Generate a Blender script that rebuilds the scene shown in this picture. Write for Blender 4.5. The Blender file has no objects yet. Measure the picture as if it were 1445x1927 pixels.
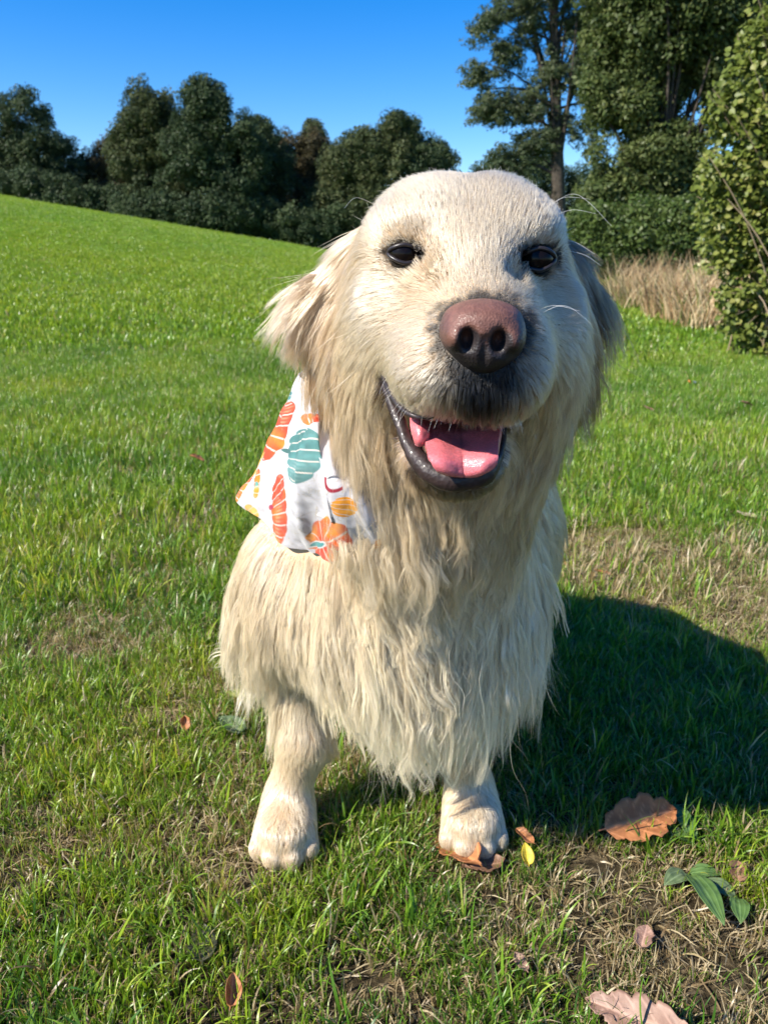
import bpy, math, random
import numpy as np
from mathutils import Vector, noise as mnoise
from mathutils.kdtree import KDTree

FUR_Q = 1.0
rng = np.random.default_rng(11)
random.seed(11)
R = math.radians
scene = bpy.context.scene
COL = scene.collection

# ------------------------------------------------------------------ camera
CAM_H = 0.65
PITCH = R(17.8)                       # looking down
cam_d = bpy.data.cameras.new("camera")
cam_d.sensor_fit = 'VERTICAL'
cam_d.sensor_height = 34.6
cam_d.sensor_width = 34.6
cam_d.lens = 34.6 * 1447.0 / 1927.0
cam_d.clip_start = 0.02
cam_d.clip_end = 2000
cam_d.dof.use_dof = True
cam_d.dof.focus_distance = 0.54
cam_d.dof.aperture_fstop = 15
cam_o = bpy.data.objects.new("camera", cam_d)
cam_o.location = (0, 0, CAM_H)
cam_o.rotation_euler = (R(90) - PITCH, 0, 0)
COL.objects.link(cam_o)
scene.camera = cam_o

# ------------------------------------------------------------------ light
SUN_EL = R(39)
SUN_AZ = R(206)        # direction TO the sun measured from +X, counter-clockwise (180 = from the left, 270 = from behind the camera)
sun_vec = Vector((math.cos(SUN_AZ) * math.cos(SUN_EL), math.sin(SUN_AZ) * math.cos(SUN_EL), math.sin(SUN_EL)))
world = bpy.data.worlds.new("World")
scene.world = world
world.use_nodes = True
wn = world.node_tree
wn.nodes.clear()
w_out = wn.nodes.new("ShaderNodeOutputWorld")
w_bg = wn.nodes.new("ShaderNodeBackground")
w_sky = wn.nodes.new("ShaderNodeTexSky")
w_sky.sky_type = 'NISHITA'
w_sky.sun_disc = False
w_sky.sun_elevation = SUN_EL
w_sky.sun_rotation = math.atan2(sun_vec.x, sun_vec.y)
w_sky.altitude = 50
w_sky.air_density = 1.0
w_sky.dust_density = 0.2
w_sky.ozone_density = 3.0
w_bg.inputs["Strength"].default_value = 0.105
w_hs = wn.nodes.new("ShaderNodeHueSaturation")
w_hs.inputs["Hue"].default_value = 0.512
w_hs.inputs["Saturation"].default_value = 1.5
wn.links.new(w_sky.outputs[0], w_hs.inputs["Color"])
wn.links.new(w_hs.outputs[0], w_bg.inputs["Color"])
wn.links.new(w_bg.outputs[0], w_out.inputs["Surface"])

sun_d = bpy.data.lights.new("sun", 'SUN')
sun_d.energy = 5.0
sun_d.angle = R(0.53)
sun_d.color = (1.0, 0.94, 0.83)
sun_o = bpy.data.objects.new("sun", sun_d)
sun_o.rotation_euler = sun_vec.to_track_quat('Z', 'Y').to_euler()
sun_o.location = sun_vec * 50
COL.objects.link(sun_o)

scene.view_settings.view_transform = 'Standard'
scene.view_settings.look = 'None'
scene.view_settings.exposure = 1.0
scene.view_settings.gamma = 1.0
scene.view_settings.use_curve_mapping = False
scene.render.engine = 'CYCLES'
scene.cycles.use_denoising = True
scene.cycles.max_bounces = 8
scene.cycles.diffuse_bounces = 3
scene.cycles.glossy_bounces = 3
scene.cycles.transmission_bounces = 6
scene.cycles.transparent_max_bounces = 12
scene.cycles.use_adaptive_sampling = True
scene.cycles.adaptive_threshold = 0.02
scene.cycles.sample_clamp_indirect = 6.0
scene.cycles_curves.shape = 'RIBBONS'
scene.cycles_curves.subdivisions = 2

# ------------------------------------------------------------------ helpers
FPX = 1447.0
CP, SP = math.cos(PITCH), math.sin(PITCH)

def P(px, py, Y):
    """real-world point seen at photo pixel (px, py) when it stands Y metres in front"""
    a = (px - 722.5) / FPX
    b = (963.5 - py) / FPX
    t = Y / (CP + b * SP)
    return np.array([a * t, Y, CAM_H + t * (-SP + b * CP)])

def L(px, py, Y, n):
    """length in metres of n photo pixels at that point"""
    b = (963.5 - py) / FPX
    return n * (Y / (CP + b * SP)) / FPX

def project(p):
    p = np.asarray(p, float)
    x = p[..., 0]; y = p[..., 1]; z = p[..., 2] - CAM_H
    d = y * CP - z * SP
    u = y * SP + z * CP
    return 722.5 + FPX * x / d, 963.5 - FPX * u / d

def set_attr(me, name, data, domain='POINT', kind='FLOAT'):
    a = me.attributes.new(name, kind, domain)
    key = {'FLOAT': 'value', 'FLOAT_COLOR': 'color', 'FLOAT_VECTOR': 'vector', 'INT': 'value'}[kind]
    arr = np.asarray(data, np.int32 if kind == 'INT' else np.float32).ravel()
    a.data.foreach_set(key, arr)
    return a

def np_mesh(name, verts, faces, smooth=True):
    """faces: (n,k) int array"""
    me = bpy.data.meshes.new(name)
    verts = np.asarray(verts, np.float32)
    faces = np.asarray(faces, np.int32)
    n, k = faces.shape
    me.vertices.add(len(verts))
    me.vertices.foreach_set("co", verts.ravel())
    me.loops.add(n * k)
    me.loops.foreach_set("vertex_index", faces.ravel())
    me.polygons.add(n)
    me.polygons.foreach_set("loop_start", np.arange(0, n * k, k, dtype=np.int32))
    me.polygons.foreach_set("loop_total", np.full(n, k, np.int32))
    if smooth:
        me.polygons.foreach_set("use_smooth", np.ones(n, bool))
    me.update(calc_edges=True)
    me.validate()
    return me

def link(name, data, mat=None, parent=None, **props):
    o = bpy.data.objects.new(name, data)
    COL.objects.link(o)
    if mat is not None and data is not None:
        data.materials.clear()
        data.materials.append(mat)
    if parent is not None:
        o.parent = parent
    for k, v in props.items():
        o[k] = v
    return o

def new_mat(name):
    m = bpy.data.materials.new(name)
    m.use_nodes = True
    nt = m.node_tree
    nt.nodes.clear()
    out = nt.nodes.new("ShaderNodeOutputMaterial")
    return m, nt, out

def node(nt, t, **kw):
    n = nt.nodes.new(t)
    for k, v in kw.items():
        if k in n.inputs:
            n.inputs[k].default_value = v
        else:
            setattr(n, k, v)
    return n

def ramp(nt, stops, fac=None, interp='LINEAR'):
    n = nt.nodes.new("ShaderNodeValToRGB")
    cr = n.color_ramp
    cr.interpolation = interp
    while len(cr.elements) < len(stops):
        cr.elements.new(0.5)
    for e, (p, c) in zip(cr.elements, stops):
        e.position = p
        e.color = (*c, 1) if len(c) == 3 else c
    if fac is not None:
        nt.links.new(fac, n.inputs[0])
    return n

def mixc(nt, a, b, fac, mode='MIX'):
    n = nt.nodes.new("ShaderNodeMix")
    n.data_type = 'RGBA'
    n.blend_type = mode
    for sock, v in ((n.inputs[0], fac), (n.inputs[6], a), (n.inputs[7], b)):
        if isinstance(v, bpy.types.NodeSocket):
            nt.links.new(v, sock)
        elif isinstance(v, (int, float)):
            sock.default_value = v
        else:
            sock.default_value = (*v, 1)
    return n.outputs[2]

def simple_mat(name, col, rough=0.6, **kw):
    m, nt, out = new_mat(name)
    b = node(nt, "ShaderNodeBsdfPrincipled")
    b.inputs["Base Color"].default_value = (*col, 1)
    b.inputs["Roughness"].default_value = rough
    for k, v in kw.items():
        b.inputs[k].default_value = v
    nt.links.new(b.outputs[0], out.inputs[0])
    return m

def smoothstep(a, b, x):
    t = np.clip((x - a) / (b - a), 0, 1)
    return t * t * (3 - 2 * t)

def norm(v):
    v = np.asarray(v, float)
    return v / np.maximum(np.linalg.norm(v, axis=-1, keepdims=True), 1e-9)

# cheap vectorised value noise
_perm = np.random.default_rng(5).random(4096).astype(np.float32)
def vnoise(p, scale=1.0, seed=0):
    q = np.asarray(p, float) * scale + seed * 17.31
    i = np.floor(q).astype(np.int64)
    f = q - i
    f = f * f * (3 - 2 * f)
    dim = q.shape[-1]
    out = 0
    for c in range(2 ** dim):
        w = 1.0
        h = np.full(q.shape[:-1], seed * 101, np.int64)
        for d in range(dim):
            b = (c >> d) & 1
            w = w * (f[..., d] if b else 1 - f[..., d])
            h = h * 1619 + (i[..., d] + b) * (31337 + 6971 * d)
            h = (h ^ (h >> 7)) & 0xFFFFFFF
        out = out + w * _perm[(h ^ (h >> 12)) & 4095]
    return out * 2 - 1

def fbm(p, scale, octaves=3, seed=0):
    o = 0; a = 1.0; s = 0
    for k in range(octaves):
        o = o + a * vnoise(p, scale * 2 ** k, seed + k)
        s += a; a *= 0.5
    return o / s

# ------------------------------------------------------------------ curves, sheets and tubes
def spline(cp, n):
    cp = np.asarray(cp, float)
    t = np.linspace(0, len(cp) - 1, n)
    i = np.clip(t.astype(int), 0, len(cp) - 2); f = (t - i)[:, None]
    p0 = cp[np.clip(i - 1, 0, len(cp) - 1)]; p1 = cp[i]; p2 = cp[i + 1]; p3 = cp[np.clip(i + 2, 0, len(cp) - 1)]
    return .5 * ((2 * p1) + (p2 - p0) * f + (2 * p0 - 5 * p1 + 4 * p2 - p3) * f ** 2 + (3 * p1 - p0 - 3 * p2 + p3) * f ** 3)
def sheet(rows, nu, nv):
    rows = [spline(r, nu) for r in rows]
    g = np.stack([spline([r[i] for r in rows], nv) for i in range(nu)], 0)     # nu, nv, 3
    return g
def sheet_faces(nu, nv):
    i, j = np.meshgrid(np.arange(nu - 1), np.arange(nv - 1), indexing='ij')
    a = (i * nv + j).ravel()
    return np.stack([a, a + nv, a + nv + 1, a + 1], 1)
def tube(pts, rads, n=8, closed=False, squash=None):
    pts = np.asarray(pts, float); m = len(pts)
    if closed:
        tan = norm(np.roll(pts, -1, 0) - np.roll(pts, 1, 0))
    else:
        tan = norm(np.gradient(pts, axis=0))
    ref = np.array([0, -1.0, 0])
    s = norm(np.cross(tan, ref)); w = np.cross(s, tan)
    a = np.linspace(0, 2 * math.pi, n, endpoint=False)
    rads = np.broadcast_to(np.asarray(rads, float), (m,))
    sq = 1.0 if squash is None else squash
    V = pts[:, None] + rads[:, None, None] * (np.cos(a)[None, :, None] * s[:, None] + sq * np.sin(a)[None, :, None] * w[:, None])
    V = V.reshape(-1, 3)
    F = []
    for i in range(m if closed else m - 1):
        for j in range(n):
            i2 = (i + 1) % m
            F.append((i * n + j, i * n + (j + 1) % n, i2 * n + (j + 1) % n, i2 * n + j))
    return V, F

# ------------------------------------------------------------------ terrain
def H(x, y):
    x = np.asarray(x, float); y = np.asarray(y, float)
    s = smoothstep(2.0, 34.0, y)
    side = np.where(x > 0, -3.0 * (1 - np.exp(-np.maximum(x, 0) / 9.0)) * .10, -x)
    z = .16 * side * s + .95 * smoothstep(3, 58, y) * smoothstep(14, -2, x)
    z = z + .035 * vnoise(np.stack([x, y], -1), .55, 2) * smoothstep(1.5, 5, y) + .010 * vnoise(np.stack([x, y], -1), 2.2, 3) * smoothstep(.9, 2, y)
    z = z - .00006 * np.maximum(0, y - 90) ** 2 * 0
    return z
ys = np.concatenate([np.linspace(-40, -1, 24), np.linspace(-.8, 3, 90), 3 * (700 / 3) ** np.linspace(.01, 1, 150)])
xs_u = np.sinh(np.linspace(-7.0, 7.0, 241)) / math.sinh(7.0)
gx = xs_u[None] * 700; gy = np.repeat(ys[:, None], 241, 1)
gx = np.repeat(gx, len(ys), 0)
gV = np.stack([gx, gy, H(gx, gy)], -1)
near_relief = .0035 * fbm(gV[..., :2], 30, 3, 31) * (np.hypot(gV[..., 0], gV[..., 1]) < 3)
gV[..., 2] += near_relief - .002
gm, nt, out = new_mat("turf soil")
b = node(nt, "ShaderNodeBsdfPrincipled", Roughness=.95)
b.inputs["Specular IOR Level"].default_value = .1
geo = node(nt, "ShaderNodeNewGeometry")
n1 = node(nt, "ShaderNodeTexNoise", Scale=60.0, Detail=6.0, Roughness=.7)
n2 = node(nt, "ShaderNodeTexNoise", Scale=.35, Detail=5.0, Roughness=.6)
n3 = node(nt, "ShaderNodeTexNoise", Scale=7.0, Detail=6.0, Roughness=.7)
for n_ in (n1, n2, n3):
    nt.links.new(geo.outputs["Position"], n_.inputs["Vector"])
soil = ramp(nt, [(.3, (.014, .010, .006)), (.5, (.045, .034, .018)), (.68, (.17, .13, .075))], n1.outputs[0])
far = ramp(nt, [(.35, (.12, .235, .022)), (.5, (.15, .28, .026)), (.68, (.19, .31, .038))], n2.outputs[0])
far2 = mixc(nt, far.outputs[0], ramp(nt, [(.3, (.55, .6, .5)), (.6, (1.2, 1.15, 1.1))], n3.outputs[0]).outputs[0], 1.0, 'MULTIPLY')
sep = node(nt, "ShaderNodeSeparateXYZ"); nt.links.new(geo.outputs["Position"], sep.inputs[0])
mr = node(nt, "ShaderNodeMapRange"); mr.inputs[1].default_value = 2.2; mr.inputs[2].default_value = 7.0
nt.links.new(sep.outputs["Y"], mr.inputs[0])
nt.links.new(mixc(nt, soil.outputs[0], far2, mr.outputs[0]), b.inputs["Base Color"])
bp = node(nt, "ShaderNodeBump", Strength=.8, Distance=.01); nt.links.new(n1.outputs[0], bp.inputs["Height"]); nt.links.new(bp.outputs[0], b.inputs["Normal"])
nt.links.new(b.outputs[0], out.inputs[0])
ground = link("ground", np_mesh("ground", gV.reshape(-1, 3), sheet_faces(len(ys), 241)[:, ::-1]), gm, kind='structure')

# ------------------------------------------------------------------ grass
gmat, nt, out = new_mat("grass blade")
at = node(nt, "ShaderNodeAttribute", attribute_name="bt")           # x: height up the blade, y: random, z: dry
ins = node(nt, "ShaderNodeAttribute", attribute_name="tone"); ins.attribute_type = 'INSTANCER'
dry = node(nt, "ShaderNodeAttribute", attribute_name="dry"); dry.attribute_type = 'INSTANCER'
sp = node(nt, "ShaderNodeSeparateXYZ"); nt.links.new(at.outputs["Vector"], sp.inputs[0])
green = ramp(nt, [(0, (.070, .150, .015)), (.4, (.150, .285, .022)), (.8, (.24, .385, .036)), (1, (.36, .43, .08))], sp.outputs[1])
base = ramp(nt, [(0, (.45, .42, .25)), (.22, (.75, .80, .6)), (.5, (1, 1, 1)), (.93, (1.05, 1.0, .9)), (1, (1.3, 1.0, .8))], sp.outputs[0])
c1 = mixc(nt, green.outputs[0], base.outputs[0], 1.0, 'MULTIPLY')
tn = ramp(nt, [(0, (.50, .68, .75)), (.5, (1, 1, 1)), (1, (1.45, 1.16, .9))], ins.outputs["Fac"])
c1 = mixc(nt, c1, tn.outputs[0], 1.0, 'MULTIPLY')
straw = ramp(nt, [(0, (.20, .13, .06)), (.5, (.40, .31, .17)), (1, (.56, .47, .30))], sp.outputs[1])
ad = node(nt, "ShaderNodeMath", operation='ADD'); nt.links.new(sp.outputs[2], ad.inputs[0]); nt.links.new(dry.outputs["Fac"], ad.inputs[1])
gt = node(nt, "ShaderNodeMath", operation='GREATER_THAN'); gt.inputs[1].default_value = 1.0; nt.links.new(ad.outputs[0], gt.inputs[0])
c1 = mixc(nt, c1, straw.outputs[0], gt.outputs[0])
b = node(nt, "ShaderNodeBsdfPrincipled", Roughness=.38)
b.inputs["Specular IOR Level"].default_value = .55
nt.links.new(c1, b.inputs["Base Color"])
tr = node(nt, "ShaderNodeBsdfTranslucent")
nt.links.new(mixc(nt, c1, (1.25, 1.2, .55), 1.0, 'MULTIPLY'), tr.inputs["Color"])
mx = node(nt, "ShaderNodeMixShader"); mx.inputs[0].default_value = .42
nt.links.new(b.outputs[0], mx.inputs[1]); nt.links.new(tr.outputs[0], mx.inputs[2]); nt.links.new(mx.outputs[0], out.inputs[0])

def blades(nb, rad_, lmin, lmax, w0, w1, lean, seg, g, flat=0.0, drypos=0.0):
    V = []; F = []; T = []
    for k in range(nb):
        a = g.random() * 6.283; r_ = rad_ * math.sqrt(g.random())
        x0 = np.array([r_ * math.cos(a), r_ * math.sin(a), -.003])
        h = a + g.normal() * 1.1
        dirh = np.array([math.cos(h), math.sin(h), 0])
        Ln = lmin + (lmax - lmin) * g.random() ** 1.4
        ln = lean * (.15 + 1.2 * g.random())
        w = w0 + (w1 - w0) * g.random()
        bend = ln * (1 + 1.2 * g.random())
        tilt = flat * (1.1 + .4 * g.random()) + ln * .35
        tw = g.normal() * .5
        p = x0.copy(); rnd = g.random(); dr = g.random() + drypos
        i0 = len(V)
        for s in range(seg + 1):
            t = s / seg
            ang = tilt + bend * t * t + (.3 * math.sin(t * 5 + a) if flat else 0)
            sd = np.array([-dirh[1] * math.cos(tw), dirh[0] * math.cos(tw), math.sin(tw)])
            ww = w * (.75 + .5 * t if t < .4 else .95 * (1 - ((t - .4) / .6) ** 1.6)) * .5
            if s == seg:
                V.append(p.copy()); T.append((t, rnd, dr))
            else:
                V.append(p - sd * ww); V.append(p + sd * ww); T += [(t, rnd, dr)] * 2
            p = p + (dirh * math.sin(ang) + np.array([0, 0, math.cos(ang)])) * Ln / seg
        for s in range(seg - 1):
            q = i0 + 2 * s
            F.append((q, q + 1, q + 3, q + 2))
        q = i0 + 2 * (seg - 1)
        F.append((q, q + 1, q + 2, q + 2))
    return np.array(V), F, np.array(T)
def tri_mesh(name, V, F):
    me = bpy.data.meshes.new(name)
    me.from_pydata([tuple(v) for v in V], [], [tuple(dict.fromkeys(f)) for f in F])
    me.polygons.foreach_set("use_smooth", [True] * len(me.polygons))
    me.update()
    return me
def tuft_collection(name, n, **kw):
    c = bpy.data.collections.new(name)
    for i in range(n):
        g = np.random.default_rng(1000 + i + len(name) * 77)
        V, F, T = blades(g=g, **kw)
        me = tri_mesh(name, V, F)
        set_attr(me, "bt", T, kind='FLOAT_VECTOR')
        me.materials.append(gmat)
        o = bpy.data.objects.new(name + "_tuft", me)
        c.objects.link(o)
    return c

def scatter(name, coll, nvar, pts, scale, tone, dryv, g, label=None, tiltsd=.18):
    n = len(pts)
    me = bpy.data.meshes.new(name)
    me.vertices.add(n); me.vertices.foreach_set("co", np.asarray(pts, np.float32).ravel())
    set_attr(me, "idx", g.integers(0, nvar, n), kind='INT')
    rot = np.stack([g.normal(0, tiltsd, n), g.normal(0, tiltsd, n), g.random(n) * 6.283], 1)
    set_attr(me, "rot", rot, kind='FLOAT_VECTOR')
    set_attr(me, "scl", scale)
    set_attr(me, "tone", tone); set_attr(me, "dry", dryv)
    o = link(name, me, None, kind='stuff')
    if label:
        o['label'] = label; o['category'] = 'grass'
    ng = bpy.data.node_groups.new(name + " scatter", 'GeometryNodeTree')
    ng.interface.new_socket("Geometry", in_out='INPUT', socket_type='NodeSocketGeometry')
    ng.interface.new_socket("Geometry", in_out='OUTPUT', socket_type='NodeSocketGeometry')
    gi = ng.nodes.new("NodeGroupInput"); go = ng.nodes.new("NodeGroupOutput")
    iop = ng.nodes.new("GeometryNodeInstanceOnPoints"); ci = ng.nodes.new("GeometryNodeCollectionInfo")
    ci.inputs["Collection"].default_value = coll; ci.inputs["Separate Children"].default_value = True; ci.inputs["Reset Children"].default_value = True
    def na(nm, dt):
        x = ng.nodes.new("GeometryNodeInputNamedAttribute"); x.data_type = dt; x.inputs["Name"].default_value = nm; return x.outputs["Attribute"]
    ng.links.new(gi.outputs[0], iop.inputs["Points"]); ng.links.new(ci.outputs[0], iop.inputs["Instance"])
    iop.inputs["Pick Instance"].default_value = True
    ng.links.new(na("idx", 'INT'), iop.inputs["Instance Index"])
    e = ng.nodes.new("FunctionNodeEulerToRotation"); ng.links.new(na("rot", 'FLOAT_VECTOR'), e.inputs[0]); ng.links.new(e.outputs[0], iop.inputs["Rotation"])
    ng.links.new(na("scl", 'FLOAT'), iop.inputs["Scale"])
    ng.links.new(iop.outputs[0], go.inputs[0])
    md = o.modifiers.new("scatter", 'NODES'); md.node_group = ng
    return o

def rand_pts(n, y0, y1, g, margin=.45, power=1.0):
    """points over the visible wedge, uniform per area between y0 and y1"""
    y = np.sqrt(g.random(n) * (y1 ** 2 - y0 ** 2) + y0 ** 2) if power == 1 else y0 * (y1 / y0) ** (g.random(n))
    hw = .66 * y + margin
    x = (g.random(n) * 2 - 1) * hw
    return np.stack([x, y], 1)

paws = np.array([[-.121, .73], [.104, .745]])
def bare(q):
    """0 lush ... 1 thin straw turf"""
    v_ = .5 + .5 * fbm(q, 3.4, 3, 61) + .15 * fbm(q, 14, 2, 63)
    def spot(px, py, r):
        # soft patches standing where the photograph shows thin turf
        b_ = (963.5 - py) / FPX; t_ = CAM_H / (SP - b_ * CP)
        c = np.array([(px - 722.5) / FPX * t_, t_ * (CP + b_ * SP)])
        return np.exp(-((q - c) ** 2).sum(1) / (r * r))
    s = 1.1 * spot(1250, 1080, .24) + .6 * spot(1430, 1150, .14) + .3 * spot(1100, 1740, .08) + .5 * spot(1360, 1850, .09) + .35 * spot(150, 1600, .08) + .4 * spot(650, 1890, .06) + .45 * spot(230, 1220, .10) + .35 * spot(420, 1660, .05) + .95 * spot(1110, 1040, .13) + .6 * spot(1400, 1010, .12) + .55 * spot(1290, 1750, .09) + .4 * spot(1180, 1680, .08) + .35 * spot(130, 1220, .12) \
        + .3 * spot(60, 1560, .07) - .4 * spot(300, 1450, .14) - .3 * spot(250, 1250, .12) + .3 * spot(700, 1850, .05) + .3 * spot(1420, 1190, .12) + .25 * spot(380, 1000, .12) + .3 * spot(1000, 1800, .06)
    s = s - .4 * spot(1300, 780, .5) - .35 * spot(150, 850, .5) - .3 * spot(160, 1450, .07) - .3 * spot(620, 1700, .07) - .35 * spot(100, 1800, .08)
    return np.clip(smoothstep(np.where(q[:, 1] < 1.15, .38, .50), .95, v_ + s * .8 - .06), 0, 1)

g = np.random.default_rng(77)
c_fine = tuft_collection("fine grass", 26, nb=16, rad_=.016, lmin=.014, lmax=.038, w0=.0010, w1=.0022, lean=.95, seg=5)
c_long = tuft_collection("long grass", 18, nb=7, rad_=.012, lmin=.032, lmax=.066, w0=.0016, w1=.0034, lean=1.0, seg=6)
c_straw = tuft_collection("straw", 18, nb=12, rad_=.020, lmin=.015, lmax=.045, w0=.0008, w1=.0018, lean=.5, seg=5, flat=.95, drypos=1.2)
c_mid = tuft_collection("mid grass", 14, nb=34, rad_=.05, lmin=.025, lmax=.065, w0=.002, w1=.004, lean=.85, seg=4)
c_far = tuft_collection("far grass", 8, nb=70, rad_=.22, lmin=.03, lmax=.065, w0=.006, w1=.013, lean=.9, seg=3)
def place(n, y0, y1, margin=.45, power=1):
    q = rand_pts(n, y0, y1, g, margin, power)
    z = H(q[:, 0], q[:, 1])
    return q, np.c_[q, z]
def paw_clear(q):
    d = np.min(np.stack([np.hypot((q[:, 0] - a[0]) / .85, q[:, 1] - a[1]) for a in paws]), 0)
    return d
# close turf
q, p3 = place(31000, .25, 1.9)
bz = bare(q); k = (g.random(len(q)) > bz * .50) & (paw_clear(q) > .031)
q, p3, bz = q[k], p3[k], bz[k]
sc = (.75 + .5 * g.random(len(q))) * (1 - .35 * bz) * np.where(paw_clear(q) < .07, .6, 1)
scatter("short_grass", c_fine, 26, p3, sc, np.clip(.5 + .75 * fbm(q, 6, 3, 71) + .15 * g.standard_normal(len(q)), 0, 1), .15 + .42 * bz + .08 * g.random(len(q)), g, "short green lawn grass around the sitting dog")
q, p3 = place(12500, .25, 2.4)
bz = bare(q); lu = .5 + .5 * fbm(q, 6, 2, 81)
k = (g.random(len(q)) > .15 + bz * .9) & (g.random(len(q)) < .25 + lu) & (paw_clear(q) > .05)
q, p3 = q[k], p3[k]
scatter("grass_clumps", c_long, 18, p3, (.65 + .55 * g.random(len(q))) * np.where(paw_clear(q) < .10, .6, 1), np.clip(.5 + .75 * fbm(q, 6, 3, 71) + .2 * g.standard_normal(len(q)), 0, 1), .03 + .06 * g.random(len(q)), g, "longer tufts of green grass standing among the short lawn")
q, p3 = place(24000, .25, 3.0)
bz = bare(q); k = (g.random(len(q)) < .55 + .7 * bz)
q, p3 = q[k], p3[k]; p3[:, 2] += .002
scatter("dry_thatch", c_straw, 18, p3, .8 + .5 * g.random(len(q)), g.random(len(q)), np.full(len(q), .2), g, "dead straw coloured thatch lying between the grass", .1)
# middle distance
q, p3 = place(135000, 1.4, 14, .8)
bz = bare(q) * smoothstep(4.5, 2, q[:, 1])
k = (g.random(len(q)) > bz * .62) & (g.random(len(q)) < smoothstep(15, 4, q[:, 1]))
q, p3, bz = q[k], p3[k], bz[k]
scatter("meadow_grass", c_mid, 14, p3, (.75 + .5 * g.random(len(q))) * (1 - .3 * smoothstep(5, 11, q[:, 1])), np.clip(.5 + .8 * fbm(q, 1.6, 3, 91) + .12 * g.standard_normal(len(q)), 0, 1), .04 + .55 * bz + .05 * g.random(len(q)), g, "green meadow grass in the middle distance")
q, p3 = place(66000, 5.0, 62, 1.2, power=2)
k = g.random(len(q)) < smoothstep(5, 12, q[:, 1]); q, p3 = q[k], p3[k]
scatter("field_grass", c_far, 8, p3, .9 + .5 * g.random(len(q)), np.clip(.72 + .4 * fbm(q, .25, 3, 95) + .1 * g.standard_normal(len(q)), 0, 1), .02 + .03 * g.random(len(q)), g, "bright green grass of the field rising to the left")

# ------------------------------------------------------------------ trees and bushes
def leaf_mat(name, c0, c1, c2, trans=.35, rough=.55, spec=.15, instanced=True):
    m, nt, out = new_mat(name)
    at = node(nt, "ShaderNodeAttribute", attribute_name="rnd")
    ti = node(nt, "ShaderNodeAttribute", attribute_name="tone"); ti.attribute_type = 'INSTANCER'
    if instanced:
        mm = node(nt, "ShaderNodeMix"); mm.inputs[0].default_value = .55
        nt.links.new(at.outputs["Fac"], mm.inputs[2]); nt.links.new(ti.outputs["Fac"], mm.inputs[3])
        r = ramp(nt, [(.1, c0), (.5, c1), (.9, c2)], mm.outputs[0])
    else:
        r = ramp(nt, [(0, c0), (.55, c1), (1, c2)], at.outputs["Fac"])
    b = node(nt, "ShaderNodeBsdfPrincipled", Roughness=rough)
    b.inputs["Specular IOR Level"].default_value = spec
    nt.links.new(r.outputs[0], b.inputs["Base Color"])
    tr = node(nt, "ShaderNodeBsdfTranslucent"); nt.links.new(r.outputs[0], tr.inputs["Color"])
    mx = node(nt, "ShaderNodeMixShader"); mx.inputs[0].default_value = trans
    nt.links.new(b.outputs[0], mx.inputs[1]); nt.links.new(tr.outputs[0], mx.inputs[2]); nt.links.new(mx.outputs[0], out.inputs[0])
    return m
bark, nt, out = new_mat("bark")
b = node(nt, "ShaderNodeBsdfPrincipled", Roughness=.9)
tc = node(nt, "ShaderNodeTexCoord"); nz = node(nt, "ShaderNodeTexNoise", Scale=9.0, Detail=6.0)
nt.links.new(tc.outputs["Object"], nz.inputs["Vector"])
nt.links.new(ramp(nt, [(.3, (.018, .014, .010)), (.7, (.07, .054, .04))], nz.outputs[0]).outputs[0], b.inputs["Base Color"])
bp = node(nt, "ShaderNodeBump", Strength=.6, Distance=.03); nt.links.new(nz.outputs[0], bp.inputs["Height"]); nt.links.new(bp.outputs[0], b.inputs["Normal"])
nt.links.new(b.outputs[0], out.inputs[0])

def leaf_cards(pos, size, g, droop=.0, shape=4):
    n = len(pos)
    a = norm(g.standard_normal((n, 3)) + np.array([0, 0, -droop]))
    b_ = norm(np.cross(a, g.standard_normal((n, 3))))
    s = size * (.6 + .8 * g.random(n))[:, None]
    c = np.cross(a, b_)
    if shape == 4:
        V = np.stack([pos - a * s * .6, pos + b_ * s * .36 + c * s * .08, pos + a * s * .6, pos - b_ * s * .36 + c * s * .08], 1)
    return V.reshape(-1, 3), np.arange(n * 4).reshape(n, 4)

def spray_collection(name, n, nleaf, size, flat, shell):
    c = bpy.data.collections.new(name)
    for i in range(n):
        gg = np.random.default_rng(4000 + i + nleaf)
        d = norm(gg.standard_normal((nleaf, 3)) + np.array([0, 0, .35]))
        rr = (shell + (1 - shell) * gg.random(nleaf) ** .5) * (1 + .25 * fbm(d, 1.6, 2, i))
        pos = d * rr[:, None] * np.array([1, 1, flat])
        nrm = norm(d * .9 + gg.standard_normal((nleaf, 3)) * .6 + np.array([0, 0, .3]))
        a = norm(np.cross(nrm, gg.standard_normal((nleaf, 3)))); b_ = np.cross(nrm, a)
        s = size * (.6 + .8 * gg.random(nleaf))[:, None]
        V = np.stack([pos - a * s * .6, pos + b_ * s * .34 - nrm * s * .06, pos + a * s * .6, pos - b_ * s * .34 - nrm * s * .06], 1).reshape(-1, 3)
        me = np_mesh(name, V, np.arange(nleaf * 4).reshape(nleaf, 4), smooth=False)
        set_attr(me, "rnd", np.repeat(gg.random(nleaf), 4))
        c.objects.link(bpy.data.objects.new(name, me))
    return c
SPRAY_DEF = {'dense': (8, 170, .20, .72, .35), 'airy': (8, 60, .24, .45, .1)}
SPRAYS = {}
_by_mat = {}
def spray_mats(o, mat, spray):
    # one set of sprays per leaf material
    key = (mat.name, spray)
    if key not in _by_mat:
        c = spray_collection(mat.name + " spray", *SPRAY_DEF[spray])
        for q_ in c.objects:
            q_.data.materials.append(mat)
        _by_mat[key] = c
    for nd in o.modifiers[0].node_group.nodes:
        if nd.bl_idname == "GeometryNodeCollectionInfo":
            nd.inputs["Collection"].default_value = _by_mat[key]
SPRAYS = {'dense': None, 'airy': None}

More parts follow.
